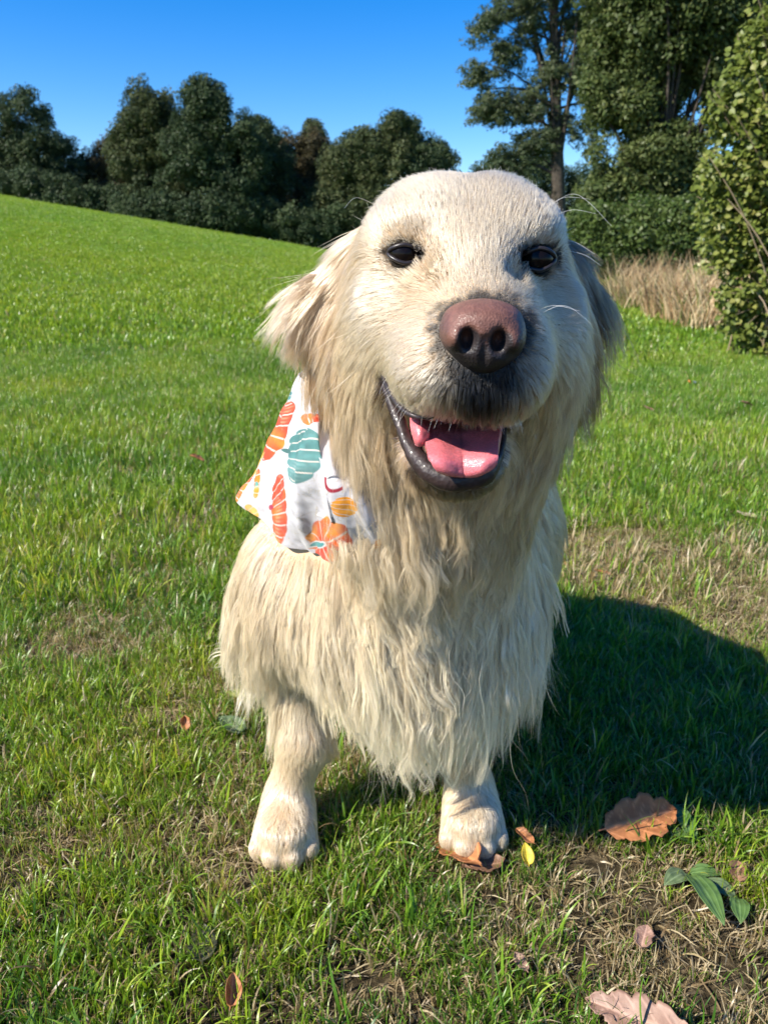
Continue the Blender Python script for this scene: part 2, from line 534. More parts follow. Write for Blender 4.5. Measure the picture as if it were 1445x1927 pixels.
def make_tree(name, base, lobes, n_clusters, per, leaf, cl_r, mat, label, cat, seed, trunk_r=.25, group=None, fill=.35, gapn=.9, gap=-.25, rel=.25, stretch=(1, 1, 1), trunk_pts=None, twigs=60, crown_name="crown", spray='dense'):
    g = np.random.default_rng(seed)
    base = np.array(base, float)
    root = link(name, None, None, None, label=label, category=cat)
    root.location = base
    if group:
        root['group'] = group
    lobes = [(np.array(c, float), np.array(r, float)) for c, r in lobes]
    vol = np.array([np.prod(r) ** (2 / 3) for c, r in lobes]); vol /= vol.sum()
    which = g.choice(len(lobes), n_clusters, p=vol)
    C = np.array([l[0] for l in lobes])[which]; RR = np.array([l[1] for l in lobes])[which]
    d = norm(g.standard_normal((n_clusters, 3)))
    rad = (fill + (1 - fill) * g.random(n_clusters) ** .45)
    wob = 1 + rel * fbm(d * 2 + which[:, None], 1.3, 3, seed)
    cp = C + d * RR * (rad * wob)[:, None]
    keep = (fbm(cp, gapn, 3, seed + 3) > gap) & (cp[:, 2] > base[2] + .25)
    cp = cp[keep]
    nl = len(cp)
    szc = (.6 + .8 * g.random(nl))
    # leaf sprays set on the crown's twig ends
    tone_ = np.clip(.5 + .38 * fbm(cp, .8, 2, seed + 5) + .15 * g.standard_normal(nl), 0, 1)
    o = scatter(crown_name, SPRAYS[spray], 8, cp - base, cl_r * szc, tone_, np.zeros(nl), g, None, .5)
    o.parent = root
    spray_mats(o, mat, spray)
    # trunk and limbs
    if trunk_pts is None:
        top = np.mean([l[0] for l in lobes], 0)
        trunk_pts = [base - [0, 0, .3], base + (top - base) * .35 + g.normal(0, trunk_r * .6, 3) * [1, 1, 0], top + [0, 0, .0]]
    pts = spline(trunk_pts, 16)
    Vt, Ft = tube(pts, np.linspace(trunk_r, trunk_r * .3, 16) * (1 + .25 * np.exp(-np.arange(16) * 1.2)), 9)
    Vs = [Vt]; Fs = [np.array(Ft)]; off = len(Vt)
    sel = g.choice(len(cp), min(twigs, len(cp)), replace=False)
    for i in sel:
        k = int(g.integers(4, 14))
        # a limb leaves the trunk below the leaves it carries
        cand = np.where(pts[:, 2] < cp[i][2] + .05 * leaf)[0]
        a = pts[min(k, cand[-1])] if len(cand) else pts[2]
        mid = a * .5 + cp[i] * .5 + np.array([0, 0, .12 * np.linalg.norm(cp[i] - a)]) + g.normal(0, .05, 3)
        lp = spline([a, mid, cp[i]], 7)
        r0 = trunk_r * (.10 + .22 * g.random())
        Vt, Ft = tube(lp, np.linspace(r0, r0 * .15, 7), 5)
        Vs.append(Vt); Fs.append(np.array(Ft) + off); off += len(Vt)
    me = np_mesh("trunk", np.concatenate(Vs) - base, np.concatenate(Fs))
    link("trunk", me, bark, root)
    return root, cp

def G(px, Y):
    """ground point below photo column px at Y metres"""
    x = (px - 722.5) / FPX * Y / 1.06
    return np.array([x, Y, float(H(x, Y))])
def lobe(px, py, Y, rx, rz, ry=None):
    r_ = L(px, py, Y, rx)
    return (P(px, py, Y), (r_, ry or r_ * .8, L(px, py, Y, rz)))

dark_leaf = leaf_mat("dark oak leaves", (.018, .032, .016), (.042, .066, .028), (.075, .098, .040), .2)
olive_leaf = leaf_mat("olive leaves", (.028, .042, .017), (.060, .080, .030), (.11, .115, .048), .25)
brown_leaf = leaf_mat("turning leaves", (.03, .03, .015), (.065, .058, .026), (.12, .085, .04), .25)
grp = "trees standing along the far side of the field"
FAR = [
    ("broad_tree", 20, 64, [(40, 240, 62, 66), (75, 300, 75, 66), (10, 320, 70, 70), (120, 320, 40, 50), (-60, 300, 80, 110), (60, 350, 90, 40)], dark_leaf, "dark round tree at the left edge of the field line", 1700),
    ("broad_tree", 290, 60, [(283, 225, 54, 60), (255, 290, 50, 60), (330, 310, 70, 70), (300, 370, 60, 50)], olive_leaf, "olive green tree left of the tallest tree beyond the field", 1700),
    ("broad_tree", 400, 58, [(385, 200, 46, 46), (435, 235, 46, 50), (370, 290, 66, 66), (455, 300, 50, 66), (350, 370, 60, 44), (430, 380, 70, 50)], dark_leaf, "tallest dark tree beyond the field with small gaps near its top", 2600),
    ("low_tree", 180, 66, [(205, 320, 45, 50), (165, 350, 45, 45), (230, 360, 50, 45), (190, 370, 60, 40)], brown_leaf, "low browning tree between the two dark trees at left", 900),
    ("broad_tree", 500, 62, [(480, 270, 45, 50), (505, 330, 50, 60), (480, 390, 60, 50)], dark_leaf, "narrow dark tree right of the tallest tree", 1100),
    ("broad_tree", 560, 66, [(540, 300, 38, 46), (590, 300, 34, 50), (570, 360, 50, 60), (560, 420, 60, 40)], brown_leaf, "brownish tree with a bare trunk near the middle of the tree line", 1000),
    ("slender_tree", 592, 72, [(591, 252, 16, 24), (592, 290, 22, 40), (592, 340, 25, 45)], olive_leaf, "slim pale tree top poking above the tree line", 500),
    ("broad_tree", 690, 60, [(690, 300, 55, 50), (740, 270, 44, 48), (650, 330, 50, 60), (720, 350, 70, 60), (680, 410, 80, 50), (620, 400, 50, 50)], olive_leaf, "wide olive tree whose crown reaches the dog's head", 2200),
    ("broad_tree", 800, 60, [(755, 250, 30, 36), (795, 292, 44, 36), (835, 300, 20, 16), (800, 350, 60, 60), (860, 400, 70, 60)], dark_leaf, "dark tree just behind the dog's head", 1500),
    ("broad_tree", 960, 66, [(920, 370, 60, 60), (1000, 350, 60, 60), (1080, 380, 60, 60), (1150, 400, 70, 60)], dark_leaf, "dark tree hidden mostly behind the dog's right ear", 1400),
]
for i, (nm, px, Y, lb, m_, lab, ncl) in enumerate(FAR):
    lobes = [lobe(a, b_, Y, c, d) for a, b_, c, d in lb]
    make_tree(nm, G(px, Y), lobes, int(ncl * .5), 85, .15, .62, m_, lab, "tree", 300 + i, trunk_r=.3, group=grp, fill=.2, gapn=.45, gap=-.30, twigs=18)
# dark undergrowth joining the trunks
for i, (px0, px1, Y, top) in enumerate([(-60, 140, 60, 330), (120, 280, 60, 345), (280, 430, 57, 370), (430, 560, 58, 385), (560, 760, 58, 400), (740, 980, 58, 420), (960, 1180, 62, 430)]):
    lobes = []
    for px in np.linspace(px0, px1, 6):
        gb = G(px, Y)
        hy = P(px, top + 14 * math.sin(px), Y)[2]
        lobes.append(((gb[0], Y, gb[2] + (hy - gb[2]) * .4), (2.3, 1.6, max(1.0, (hy - gb[2]) * .62))))
    make_tree("hedge", G((px0 + px1) / 2, Y), lobes, 300, 50, .19, .6, dark_leaf, ["dark hedge below the leftmost tree", "dark hedge under the low browning tree", "dark hedge under the tallest tree", "dark hedge right of the tallest tree", "dark hedge left of the dog's head", "dark hedge behind the dog's head", "dark hedge behind the dog's right ear"][i],
              "hedge", 500 + i, trunk_r=.12, group="hedge along the far edge of the field", fill=.1, gapn=.5, gap=-.6, twigs=12)

# ---- right-hand side
airy = leaf_mat("ash leaves", (.045, .072, .034), (.085, .115, .052), (.15, .17, .085), .4, .5, .3)
mid_leaf = leaf_mat("mid green leaves", (.035, .060, .018), (.080, .110, .030), (.15, .17, .055), .35, .5, .25)
bush_leaf = leaf_mat("bush leaves", (.035, .065, .015), (.075, .12, .024), (.13, .17, .045), .35, .45, .4)
Y = 24.0
tp = [P(1052, 470, Y), P(1050, 380, Y), P(1046, 250, Y), P(1044, 120, Y), P(1040, 0, Y), P(1038, -120, Y)]
tp[0] = G(1052, Y) - [0, 0, .3]
lb = [(930, 60, 60, 40), (900, 140, 34, 30), (925, 210, 50, 34), (905, 290, 36, 20), (960, 300, 50, 30), (985, 20, 70, 50), (975, 110, 50, 40), (985, 200, 50, 36), (1010, 270, 45, 30),
      (1085, 40, 45, 40), (1092, 140, 40, 35), (1080, 230, 32, 30), (1085, 320, 26, 22), (1040, -60, 110, 70), (960, 345, 60, 22), (1030, 150, 40, 70), (1120, 30, 60, 60), (1112, 120, 40, 60), (1106, 230, 36, 60), (1098, 330, 40, 40)]
r_, cpa = make_tree("tall_tree", G(1052, Y), [lobe(a, b_, Y, c, d) for a, b_, c, d in lb], 3300, 12, .15, .20, airy, "tall airy tree with a dark trunk showing through thin foliage", "tree", 700,
                    trunk_r=.24, fill=.0, gapn=1.5, gap=-.08, spray='airy', trunk_pts=tp, twigs=55)
Y = 17.0
lb = [(1195, 60, 80, 80), (1150, 170, 50, 60), (1190, 220, 60, 60), (1135, 290, 42, 50), (1200, 310, 80, 60), (1150, 380, 60, 50), (1270, 100, 80, 70), (1240, 190, 60, 80), (1240, 300, 60, 60), (1300, 20, 110, 90), (1320, 200, 60, 60), (1270, 290, 60, 70), (1290, 370, 60, 60), (1230, -50, 140, 70), (1400, 120, 90, 120), (1380, 300, 90, 90), (1220, 400, 60, 50)]
make_tree("leafy_tree", G(1230, Y), [lobe(a, b_, Y, c, d) for a, b_, c, d in lb], 2900, 46, .080, .30, mid_leaf, "dense leafy green tree filling the upper right", "tree", 701,
          trunk_r=.25, fill=.2, gapn=1.0, gap=-.10, twigs=80)
Y = 15.0
lb = [(1120, 440, 50, 50), (1170, 460, 60, 50), (1230, 440, 60, 60), (1280, 440, 50, 60), (1150, 480, 60, 30), (1330, 430, 60, 70)]
make_tree("bush", G(1190, Y), [lobe(a, b_, Y, c, d) for a, b_, c, d in lb], 600, 44, .070, .24, bush_leaf, "low bright green bush below the dense leafy tree", "bush", 702, trunk_r=.08, fill=.2, gapn=1.4, gap=-.4, twigs=50)
# ---- hazel shrub close by on the right: its biggest leaves are single pieces
hz_mat = leaf_mat("hazel leaves", (.08, .12, .020), (.17, .21, .036), (.30, .29, .085), .42, .45, .35, False)
Yh = 5.6
lb = [(1420, 130, 60, 80), (1460, 60, 70, 100), (1440, 230, 100, 70), (1400, 330, 95, 70), (1450, 420, 110, 80), (1370, 410, 70, 50), (1440, 520, 75, 70), (1500, 300, 110, 160), (1470, 580, 60, 60), (1400, 470, 60, 50), (1520, 500, 100, 120), (1500, 80, 80, 120), (1345, 330, 40, 40), (1390, 560, 50, 40), (1450, 640, 50, 40), (1360, 200, 40, 50), (1360, 470, 50, 50), (1425, 650, 50, 45), (1480, 665, 60, 60), (1390, 610, 40, 40)]
lobes = [lobe(a, b_, Yh, c, d) for a, b_, c, d in lb]
g = np.random.default_rng(703)
shrub = link("hazel_shrub", None, None, None, label="hazel shrub with big yellow-green leaves at the right edge", category="shrub")
hb = G(1500, Yh); shrub.location = hb
vol = np.array([np.prod(r) ** (2 / 3) for c, r in lobes]); vol /= vol.sum()
n = 17000
wh = g.choice(len(lobes), n, p=vol)
d = norm(g.standard_normal((n, 3)))
cp = np.array([l[0] for l in lobes])[wh] + d * np.array([l[1] for l in lobes])[wh] * (.15 + .85 * g.random(n) ** .5)[:, None] * (1 + .2 * fbm(d * 2 + wh[:, None], 1.3, 3, 7))[:, None]
keep = (fbm(cp, 4.0, 3, 9) > -.30) & (cp[:, 2] > H(cp[:, 0], cp[:, 1]) + .03)
cp = cp[keep]; n = len(cp)
def hazel_leaf(s):
    out_ = [(0, 0)] + [(.5 * math.sin(t * math.pi) ** .8 * (1.05 - .35 * t), t) for t in (.12, .3, .5, .7, .87)] + [(0, 1.08)]
    V = [(0, t * s, -.10 * s * t * t) for t in (0, .3, .6, 1.08)]
    Lf = [(-x * s, t * s, .09 * s * (1 if x > .1 else .3) - .10 * s * t * t) for x, t in out_[1:-1]]
    Rt = [(x * s, t * s, .09 * s * (1 if x > .1 else .3) - .10 * s * t * t) for x, t in out_[1:-1]]
    V = V + Lf + Rt
    F = [(0, 4, 5, 1), (1, 5, 6, 2), (2, 6, 7, 3), (3, 7, 8), (0, 1, 10, 9), (1, 2, 11, 10), (2, 3, 12, 11), (3, 13, 12)]
    return np.array(V), F
LV, LF = hazel_leaf(1.0)
rots = []
nrm_ = norm(g.standard_normal((n, 3)) * .7 + np.array([-.5, -.5, .7]))
hd = norm(np.cross(nrm_, g.standard_normal((n, 3))) + np.array([0, 0, -.5]))
hd = norm(hd - (hd * nrm_).sum(1, keepdims=True) * nrm_)
sd_ = np.cross(hd, nrm_)
size = .024 + .026 * g.random(n)
ppx, ppy = project(cp)
vis = (ppx < 1445) & (ppy > 0)
order = np.argsort(np.where(vis, cp[:, 1] - size * 6, 99))
single = order[:300]; rest = order[300:]
lmeshes = []
for k_ in range(6):
    me = bpy.data.meshes.new("leaf")
    gk = np.random.default_rng(k_)
    me.from_pydata([tuple(v + gk.normal(0, .02, 3)) for v in LV], [], LF)
    me.polygons.foreach_set("use_smooth", [True] * len(me.polygons))
    set_attr(me, "rnd", np.full(len(LV), .35 + .12 * k_))
    me.materials.append(hz_mat)
    lmeshes.append(me)
from mathutils import Matrix
for i in single:
    o = link("leaf", lmeshes[int(i) % 6], None, shrub)
    M = Matrix([[sd_[i][0], hd[i][0], nrm_[i][0]], [sd_[i][1], hd[i][1], nrm_[i][1]], [sd_[i][2], hd[i][2], nrm_[i][2]]]).to_4x4()
    M = Matrix.Translation(Vector(cp[i] - hb)) @ M @ Matrix.Scale(float(size[i]), 4)
    o.matrix_local = M
V = (cp[rest][:, None] + size[rest][:, None, None] * (LV[None, :, 0, None] * sd_[rest][:, None] + LV[None, :, 1, None] * hd[rest][:, None] + LV[None, :, 2, None] * nrm_[rest][:, None])).reshape(-1, 3) - hb
tf = []
for f in LF:
    tf += [f[:3]] if len(f) == 3 else [(f[0], f[1], f[2]), (f[0], f[2], f[3])]
tf = np.array(tf)
F = (tf[None] + (np.arange(len(rest)) * len(LV))[:, None, None]).reshape(-1, 3)
me = np_mesh("foliage", V, F)
set_attr(me, "rnd", np.repeat(np.clip(.5 + .3 * fbm(cp[rest], 2.5, 2, 5) + .15 * g.standard_normal(len(rest)), 0, 1), len(LV)))
link("foliage", me, hz_mat, shrub, kind='stuff')
Vs = []; Fs = []; off = 0
for i in range(170):
    e = cp[g.integers(0, n)]
    st = hb + np.array([g.normal(.1, .16), g.normal(.1, .2), 0]); 
    mid = st * .45 + e * .55 + np.array([g.normal(0, .1), g.normal(0, .1), .25])
    lp = spline([st, mid, e + np.array([-.06, -.05, .14])], 10)
    r0 = .003 + .005 * g.random()
    Vt, Ft = tube(lp, np.linspace(r0, .0018, 10), 5)
    Vs.append(Vt); Fs.append(np.array(Ft) + off); off += len(Vt)
twig_m = simple_mat("twig", (.24, .18, .11), .8)
link("stems", np_mesh("stems", np.concatenate(Vs) - hb, np.concatenate(Fs)), twig_m, shrub)

# ---- tall dry grass below the trees
dry_m = bpy.data.materials.new("dry grass")
def tall_stems(n, region, hmin, hmax, w, g, lean=.35, seg=5):
    q = region(n)
    base_ = np.c_[q, H(q[:, 0], q[:, 1])]
    hh = hmin + (hmax - hmin) * g.random(n) ** 1.3
    h = g.random(n) * 6.283; dh = np.stack([np.cos(h), np.sin(h), 0 * h], 1)
    ln = lean * (.2 + 1.3 * g.random(n))
    sd = np.stack([-np.sin(h + .8), np.cos(h + .8), 0 * h], 1)
    p = base_; rows_ = []
    for s in range(seg + 1):
        t_ = s / seg
        ww = w * (1 - t_ ** 2 * .85)
        rows_.append(np.stack([p - sd * ww, p + sd * ww], 1))
        a_ = (ln * (.3 + 1.5 * t_))[:, None]
        p = p + (dh * np.sin(a_) + np.array([0, 0, 1.0]) * np.cos(a_)) * (hh / seg)[:, None]
    V = np.stack(rows_, 1).reshape(-1, 3)           # n,(seg+1),2
    k_ = (seg + 1) * 2
    f = np.array([(2 * s, 2 * s + 1, 2 * s + 3, 2 * s + 2) for s in range(seg)])
    F = (f[None] + (np.arange(n) * k_)[:, None, None]).reshape(-1, 4)
    return V, F, np.repeat(g.random(n), k_)
def region_r(n):
    y = 7.5 + 6.5 * g.random(n)
    lo = np.interp(y, [7.5, 10, 14], [(1310 - 722) / 1447 / 1.05, (1190 - 722) / 1447 / 1.05, (1120 - 722) / 1447 / 1.05])
    x = y * (lo + (.62 - lo) * g.random(n))
    k = fbm(np.stack([x, y], 1), .9, 2, 77) > -.35
    return np.stack([x, y], 1)[k]
dry_m = leaf_mat("dry grass", (.26, .15, .07), (.50, .35, .19), (.68, .55, .34), .3, .7, .2, False)
_q = region_r(12000)
V, F, rv = tall_stems(len(_q), lambda n_: _q, .20, .85, .006, g, .8)
me = np_mesh("dry_grass", V, F); set_attr(me, "rnd", rv)
link("dry_grass", me, dry_m, kind='stuff', label="tall dry straw coloured grass at the foot of the bushes", category="grass")
_q = region_r(3500)
V, F, rv = tall_stems(len(_q), lambda n_: _q, .12, .55, .009, g)
me = np_mesh("rough_grass", V, F); set_attr(me, "rnd", rv)
link("rough_grass", me, leaf_mat("rough grass", (.05, .09, .02), (.11, .16, .03), (.2, .22, .06), .35, .6, .2, False), kind='stuff', label="rough green growth mixed into the tall dry grass", category="grass")


# ------------------------------------------------------------------ implicit modelling kit (shapes blended into one skin)
def q_from(dirv, up=(0, 0, 1)):
    """rotation matrix whose z axis is dirv"""
    z = norm(np.asarray(dirv, float))
    x = np.cross(up, z)
    if np.linalg.norm(x) < 1e-4:
        x = np.array([1.0, 0, 0])
    x = norm(x)
    y = np.cross(z, x)
    return np.stack([x, y, z], 1)      # columns

class Prim:
    def __init__(s, kind, k, sub=False, **a):
        s.kind, s.k, s.sub, s.a = kind, k, sub, a
    def __call__(s, p):
        a = s.a
        if s.kind == 'ell':
            q = p - a['c']
            if a.get('m') is not None:
                q = q @ a['m']
            r = a['r']
            k0 = np.sqrt(((q / r) ** 2).sum(1)) + 1e-9
            k1 = np.sqrt(((q / (r * r)) ** 2).sum(1)) + 1e-9
            return k0 * (k0 - 1) / k1
        if s.kind == 'cap':
            A, B = a['a'], a['b']
            d = B - A
            h = np.clip(((p - A) @ d) / (d @ d), 0, 1)
            return np.linalg.norm(p - A - h[:, None] * d, axis=1) - (a['ra'] + (a['rb'] - a['ra']) * h)

def ell(c, r, k=0.02, m=None, sub=False):
    return Prim('ell', k, sub, c=np.asarray(c, np.float32), r=np.asarray(r, np.float32), m=None if m is None else np.asarray(m, np.float32))

def cap(a, b, ra, rb, k=0.02, sub=False):
    return Prim('cap', k, sub, a=np.asarray(a, np.float32), b=np.asarray(b, np.float32), ra=ra, rb=rb)

def field(prims, p):
    p = np.asarray(p, np.float32)
    d = None
    for s in prims:
        e = s(p)
        if d is None:
            d = e
            continue
        k = s.k
        if s.sub:
            h = np.clip(0.5 - 0.5 * (d + e) / k, 0, 1)
            d = d * (1 - h) - e * h + k * h * (1 - h)
        else:
            h = np.clip(0.5 + 0.5 * (d - e) / k, 0, 1)
            d = d * (1 - h) + e * h - k * h * (1 - h)
    return d

def grad(prims, p, e=0.0015):
    p = np.asarray(p, np.float32)
    g = np.stack([field(prims, p + np.eye(3, dtype=np.float32)[i] * e) - field(prims, p - np.eye(3, dtype=np.float32)[i] * e) for i in range(3)], 1)
    return norm(g)

def polygonise(prims, lo, hi, h, B=8):
    """naive surface nets on a grid, evaluated only in blocks near the surface"""
    lo = np.asarray(lo, float); hi = np.asarray(hi, float)
    nb = np.ceil((hi - lo) / (h * B)).astype(int)
    n = nb * B + 1
    bx = np.stack(np.meshgrid(*[np.arange(k) for k in nb], indexing='ij'), -1).reshape(-1, 3)
    cen = lo + (bx + 0.5) * h * B
    dc = field(prims, cen)
    near = np.abs(dc) < h * B * 1.6
    F = np.where(True, np.float32(1), 0) * np.ones(n, np.float32)
    # coarse sign fill
    for b, d in zip(bx[~near], dc[~near]):
        s = b * B
        F[s[0]:s[0] + B + 1, s[1]:s[1] + B + 1, s[2]:s[2] + B + 1] = d
    mask = np.zeros(n, bool)
    for b in bx[near]:
        s = b * B
        mask[s[0]:s[0] + B + 1, s[1]:s[1] + B + 1, s[2]:s[2] + B + 1] = True
    idx = np.argwhere(mask)
    vals = np.empty(len(idx), np.float32)
    for i in range(0, len(idx), 400000):
        vals[i:i + 400000] = field(prims, lo + idx[i:i + 400000] * h)
    F[mask] = vals
    S = F < 0
    c = S[:-1, :-1, :-1].astype(np.int8)
    tot = np.zeros(c.shape, np.int8)
    for dx in (0, 1):
        for dy in (0, 1):
            for dz in (0, 1):
                tot += S[dx:n[0] - 1 + dx, dy:n[1] - 1 + dy, dz:n[2] - 1 + dz]
    act = (tot > 0) & (tot < 8)
    cells = np.argwhere(act)
    vid = -np.ones(act.shape, np.int64)
    vid[act] = np.arange(len(cells))
    acc = np.zeros((len(cells), 3)); cnt = np.zeros(len(cells))
    for ax in range(3):
        for o1 in (0, 1):
            for o2 in (0, 1):
                off = [0, 0, 0]
                o = [i for i in range(3) if i != ax]
                off[o[0]] = o1; off[o[1]] = o2
                off = np.array(off)
                a = cells + off
                b = a.copy(); b[:, ax] += 1
                fa = F[a[:, 0], a[:, 1], a[:, 2]]; fb = F[b[:, 0], b[:, 1], b[:, 2]]
                m = (fa < 0) != (fb < 0)
                t = np.where(m, fa / (fa - fb + 1e-12), 0)
                pt = a.astype(float); pt[:, ax] += t
                acc[m] += pt[m]; cnt[m] += 1
    V = lo + acc / np.maximum(cnt, 1)[:, None] * h
    faces = []
    for ax in range(3):
        o = [i for i in range(3) if i != ax]
        sl0 = [slice(1, -1)] * 3; sl1 = [slice(1, -1)] * 3
        sl0[ax] = slice(0, -1); sl1[ax] = slice(1, None)
        a = S[tuple(sl0)]; b = S[tuple(sl1)]
        for flip in (False, True):
            e = np.argwhere((a & ~b) if not flip else (~a & b))
            if not len(e):
                continue
            e[:, o[0]] += 1; e[:, o[1]] += 1
            q = []
            for d0, d1 in ((0, 0), (-1, 0), (-1, -1), (0, -1)):
                x = e.copy(); x[:, o[0]] += d0; x[:, o[1]] += d1
                q.append(vid[x[:, 0], x[:, 1], x[:, 2]])
            q = np.stack(q, 1)
            if flip == (ax != 1):
                q = q[:, ::-1]
            faces.append(q)
    f = np.concatenate(faces)
    f = f[(f >= 0).all(1)]
    return V, f

# ------------------------------------------------------------------ the dog: one continuous skin
def E(px, py, Y, rx, rz, dy, k=0.02, m=None, sub=False):
    return ell(P(px, py, Y), (L(px, py, Y, rx), dy, L(px, py, Y, rz)), k, m, sub)

def C2(p1, p2, r1, r2, k=0.02, sub=False):
    return cap(P(*p1), P(*p2), L(*p1, r1), L(*p2, r2), k, sub)

HEAD = [
    E(866, 497, .592, 172, 138, .077),
    E(802, 428, .568, 82, 76, .052, .03),
    E(934, 431, .568, 78, 76, .052, .03),
    E(772, 433, .532, 52, 30, .022, .03),      # brows
    E(992, 439, .531, 48, 30, .022, .03),
    E(884, 500, .524, 74, 64, .035, .03),       # stop
    E(750, 590, .562, 86, 105, .045, .04),      # cheeks
    E(1002, 600, .570, 58, 105, .042, .03),
    E(784, 650, .530, 66, 86, .032, .035),       # fill between cheek and flews
    E(1000, 668, .536, 48, 88, .032, .05),
    C2((885, 530, .520), (904, 632, .462), 74, 74, .03),      # muzzle
    E(818, 690, .480, 84, 84, .044, .025),       # flews
    E(960, 690, .480, 60, 80, .042, .045),
    E(905, 705, .455, 78, 56, .022, .02),
    E(720, 730, .605, 80, 120, .05, .06),
    E(975, 730, .605, 50, 110, .05, .06),
    E(858, 855, .508, 84, 72, .042, .015),      # lower jaw
    E(870, 800, .605, 140, 130, .06, .04),      # throat under the jaw
]
MOUTH = [
    E(862, 812, .475, 82, 42, .078, .006, sub=True),
    C2((728, 712, .508), (775, 800, .468), 10, 22, .008, sub=True),
]
EYES = [((762, 478, .513), 32, 17.5), ((1011, 488, .510), 33, 21)]
MOUTH += [
    E(880, 336, .575, 6, 12, .03, .016, sub=True),      # notch on top of the skull
    E(735, 540, .505, 34, 16, .010, .016, sub=True), E(1042, 548, .505, 30, 18, .012, .016, sub=True),   # hollows below the eyes
    E(828, 520, .492, 14, 20, .008, .014, sub=True), E(955, 530, .490, 14, 22, .010, .014, sub=True),
]
for (e, rx, rz) in EYES:
    MOUTH.append(E(e[0], e[1] + 1, e[2] - .004, rx + 3, rz + 3, .012, .008, sub=True))
EARS = [
    C2((676, 470, .600), (618, 560, .610), 26, 34, .02),
    C2((618, 560, .610), (614, 680, .615), 34, 25, .02),
    C2((1055, 480, .605), (1085, 560, .615), 24, 28, .02),
    C2((1085, 560, .615), (1092, 690, .62), 28, 24, .02),
]
NECK = [
    C2((848, 660, .640), (808, 880, .675), 158, 176, .05),
    C2((808, 880, .675), (775, 1080, .740), 176, 200, .05),
    E(645, 900, .760, 88, 130, .06, .05),
]
g1 = lambda x, y, z: np.array([x, y, z])
BODY = [
    ell(g1(.020, .80, .300), (.125, .125, .150), .06),          # chest
    ell(g1(-.105, .80, .300), (.058, .080, .095), .05),         # shoulders
    ell(g1(.105, .82, .290), (.060, .080, .110), .05),
    cap(g1(.03, .84, .40), g1(.08, 1.12, .25), .120, .150, .06),   # back
    ell(g1(.115, .92, .345), (.100, .12, .10), .06),
    ell(g1(.08, 1.14, .16), (.15, .16, .16), .05),
    ell(g1(-.045, 1.08, .11), (.07, .12, .10), .05),             # haunches
    ell(g1(.175, 1.08, .11), (.07, .12, .10), .05),
    cap(g1(-.02, 1.05, .028), g1(-.015, .95, .024), .03, .028, .03),
    cap(g1(.13, 1.05, .028), g1(.125, .95, .024), .03, .028, .03),
    cap(g1(.10, 1.28, .06), g1(.25, 1.40, .03), .035, .02, .03),
]
def leg(px_top, Yt, px_mid, px_paw, Yp, lean):
    top = g1(px_top, .81, .25); mid = g1(px_mid, .782, .115); wr = g1(px_paw, Yp + .035, .052)
    return [
        cap(top, mid, .031, .0248, .03),
        cap(mid, wr, .0248, .0250, .025),
        ell(g1(px_paw, Yp, .030), (.034, .043, .025), .03),
        ]
LEGS = []
legL = dict(px_top=-.105, Yt=.8, px_mid=-.092, px_paw=-.114, Yp=.742, lean=0)
legR = dict(px_top=.105, Yt=.8, px_mid=.087, px_paw=.104, Yp=.757, lean=0)
for lg in (legL, legR):
    LEGS += leg(**lg)
    x, y = lg['px_paw'], lg['Yp']
    for j, (dx, dy) in enumerate(((-.027, -.022), (-.010, -.036), (.010, -.036), (.027, -.022))):
        LEGS.append(cap(g1(x + dx * .8, y + dy * .3, .026), g1(x + dx, y + dy, .015), .0135, .0125, .006))
    for dx in (-.0185, 0, .0185):
        LEGS.append(cap(g1(x + dx, y - .050, .030), g1(x + dx * .9, y - .022, .047), .0032, .0025, .006, sub=True))
DOG = HEAD + NECK + EARS + BODY + LEGS + MOUTH

dog_V, dog_F = polygonise(DOG, (-.26, .36, -.004), (.44, 1.46, .76), 0.004)
dog_V[:, 2] = np.maximum(dog_V[:, 2], 0.001)
dog_N = grad(DOG, dog_V)

skin_mat, nt, out = new_mat("dog skin")
b = node(nt, "ShaderNodeBsdfPrincipled", Roughness=.7)
at = node(nt, "ShaderNodeAttribute", attribute_name="tint")
nt.links.new(at.outputs["Color"], b.inputs["Base Color"])
nt.links.new(b.outputs[0], out.inputs[0])
me = np_mesh("dog", dog_V, dog_F)
set_attr(me, "tint", np.tile([.62, .5, .36, 1], (len(dog_V), 1)), kind='FLOAT_COLOR')
dog = link("dog", me, skin_mat, None, category="dog",
           label="cream golden retriever sitting on the grass, mouth open, pumpkin bandana round its neck")

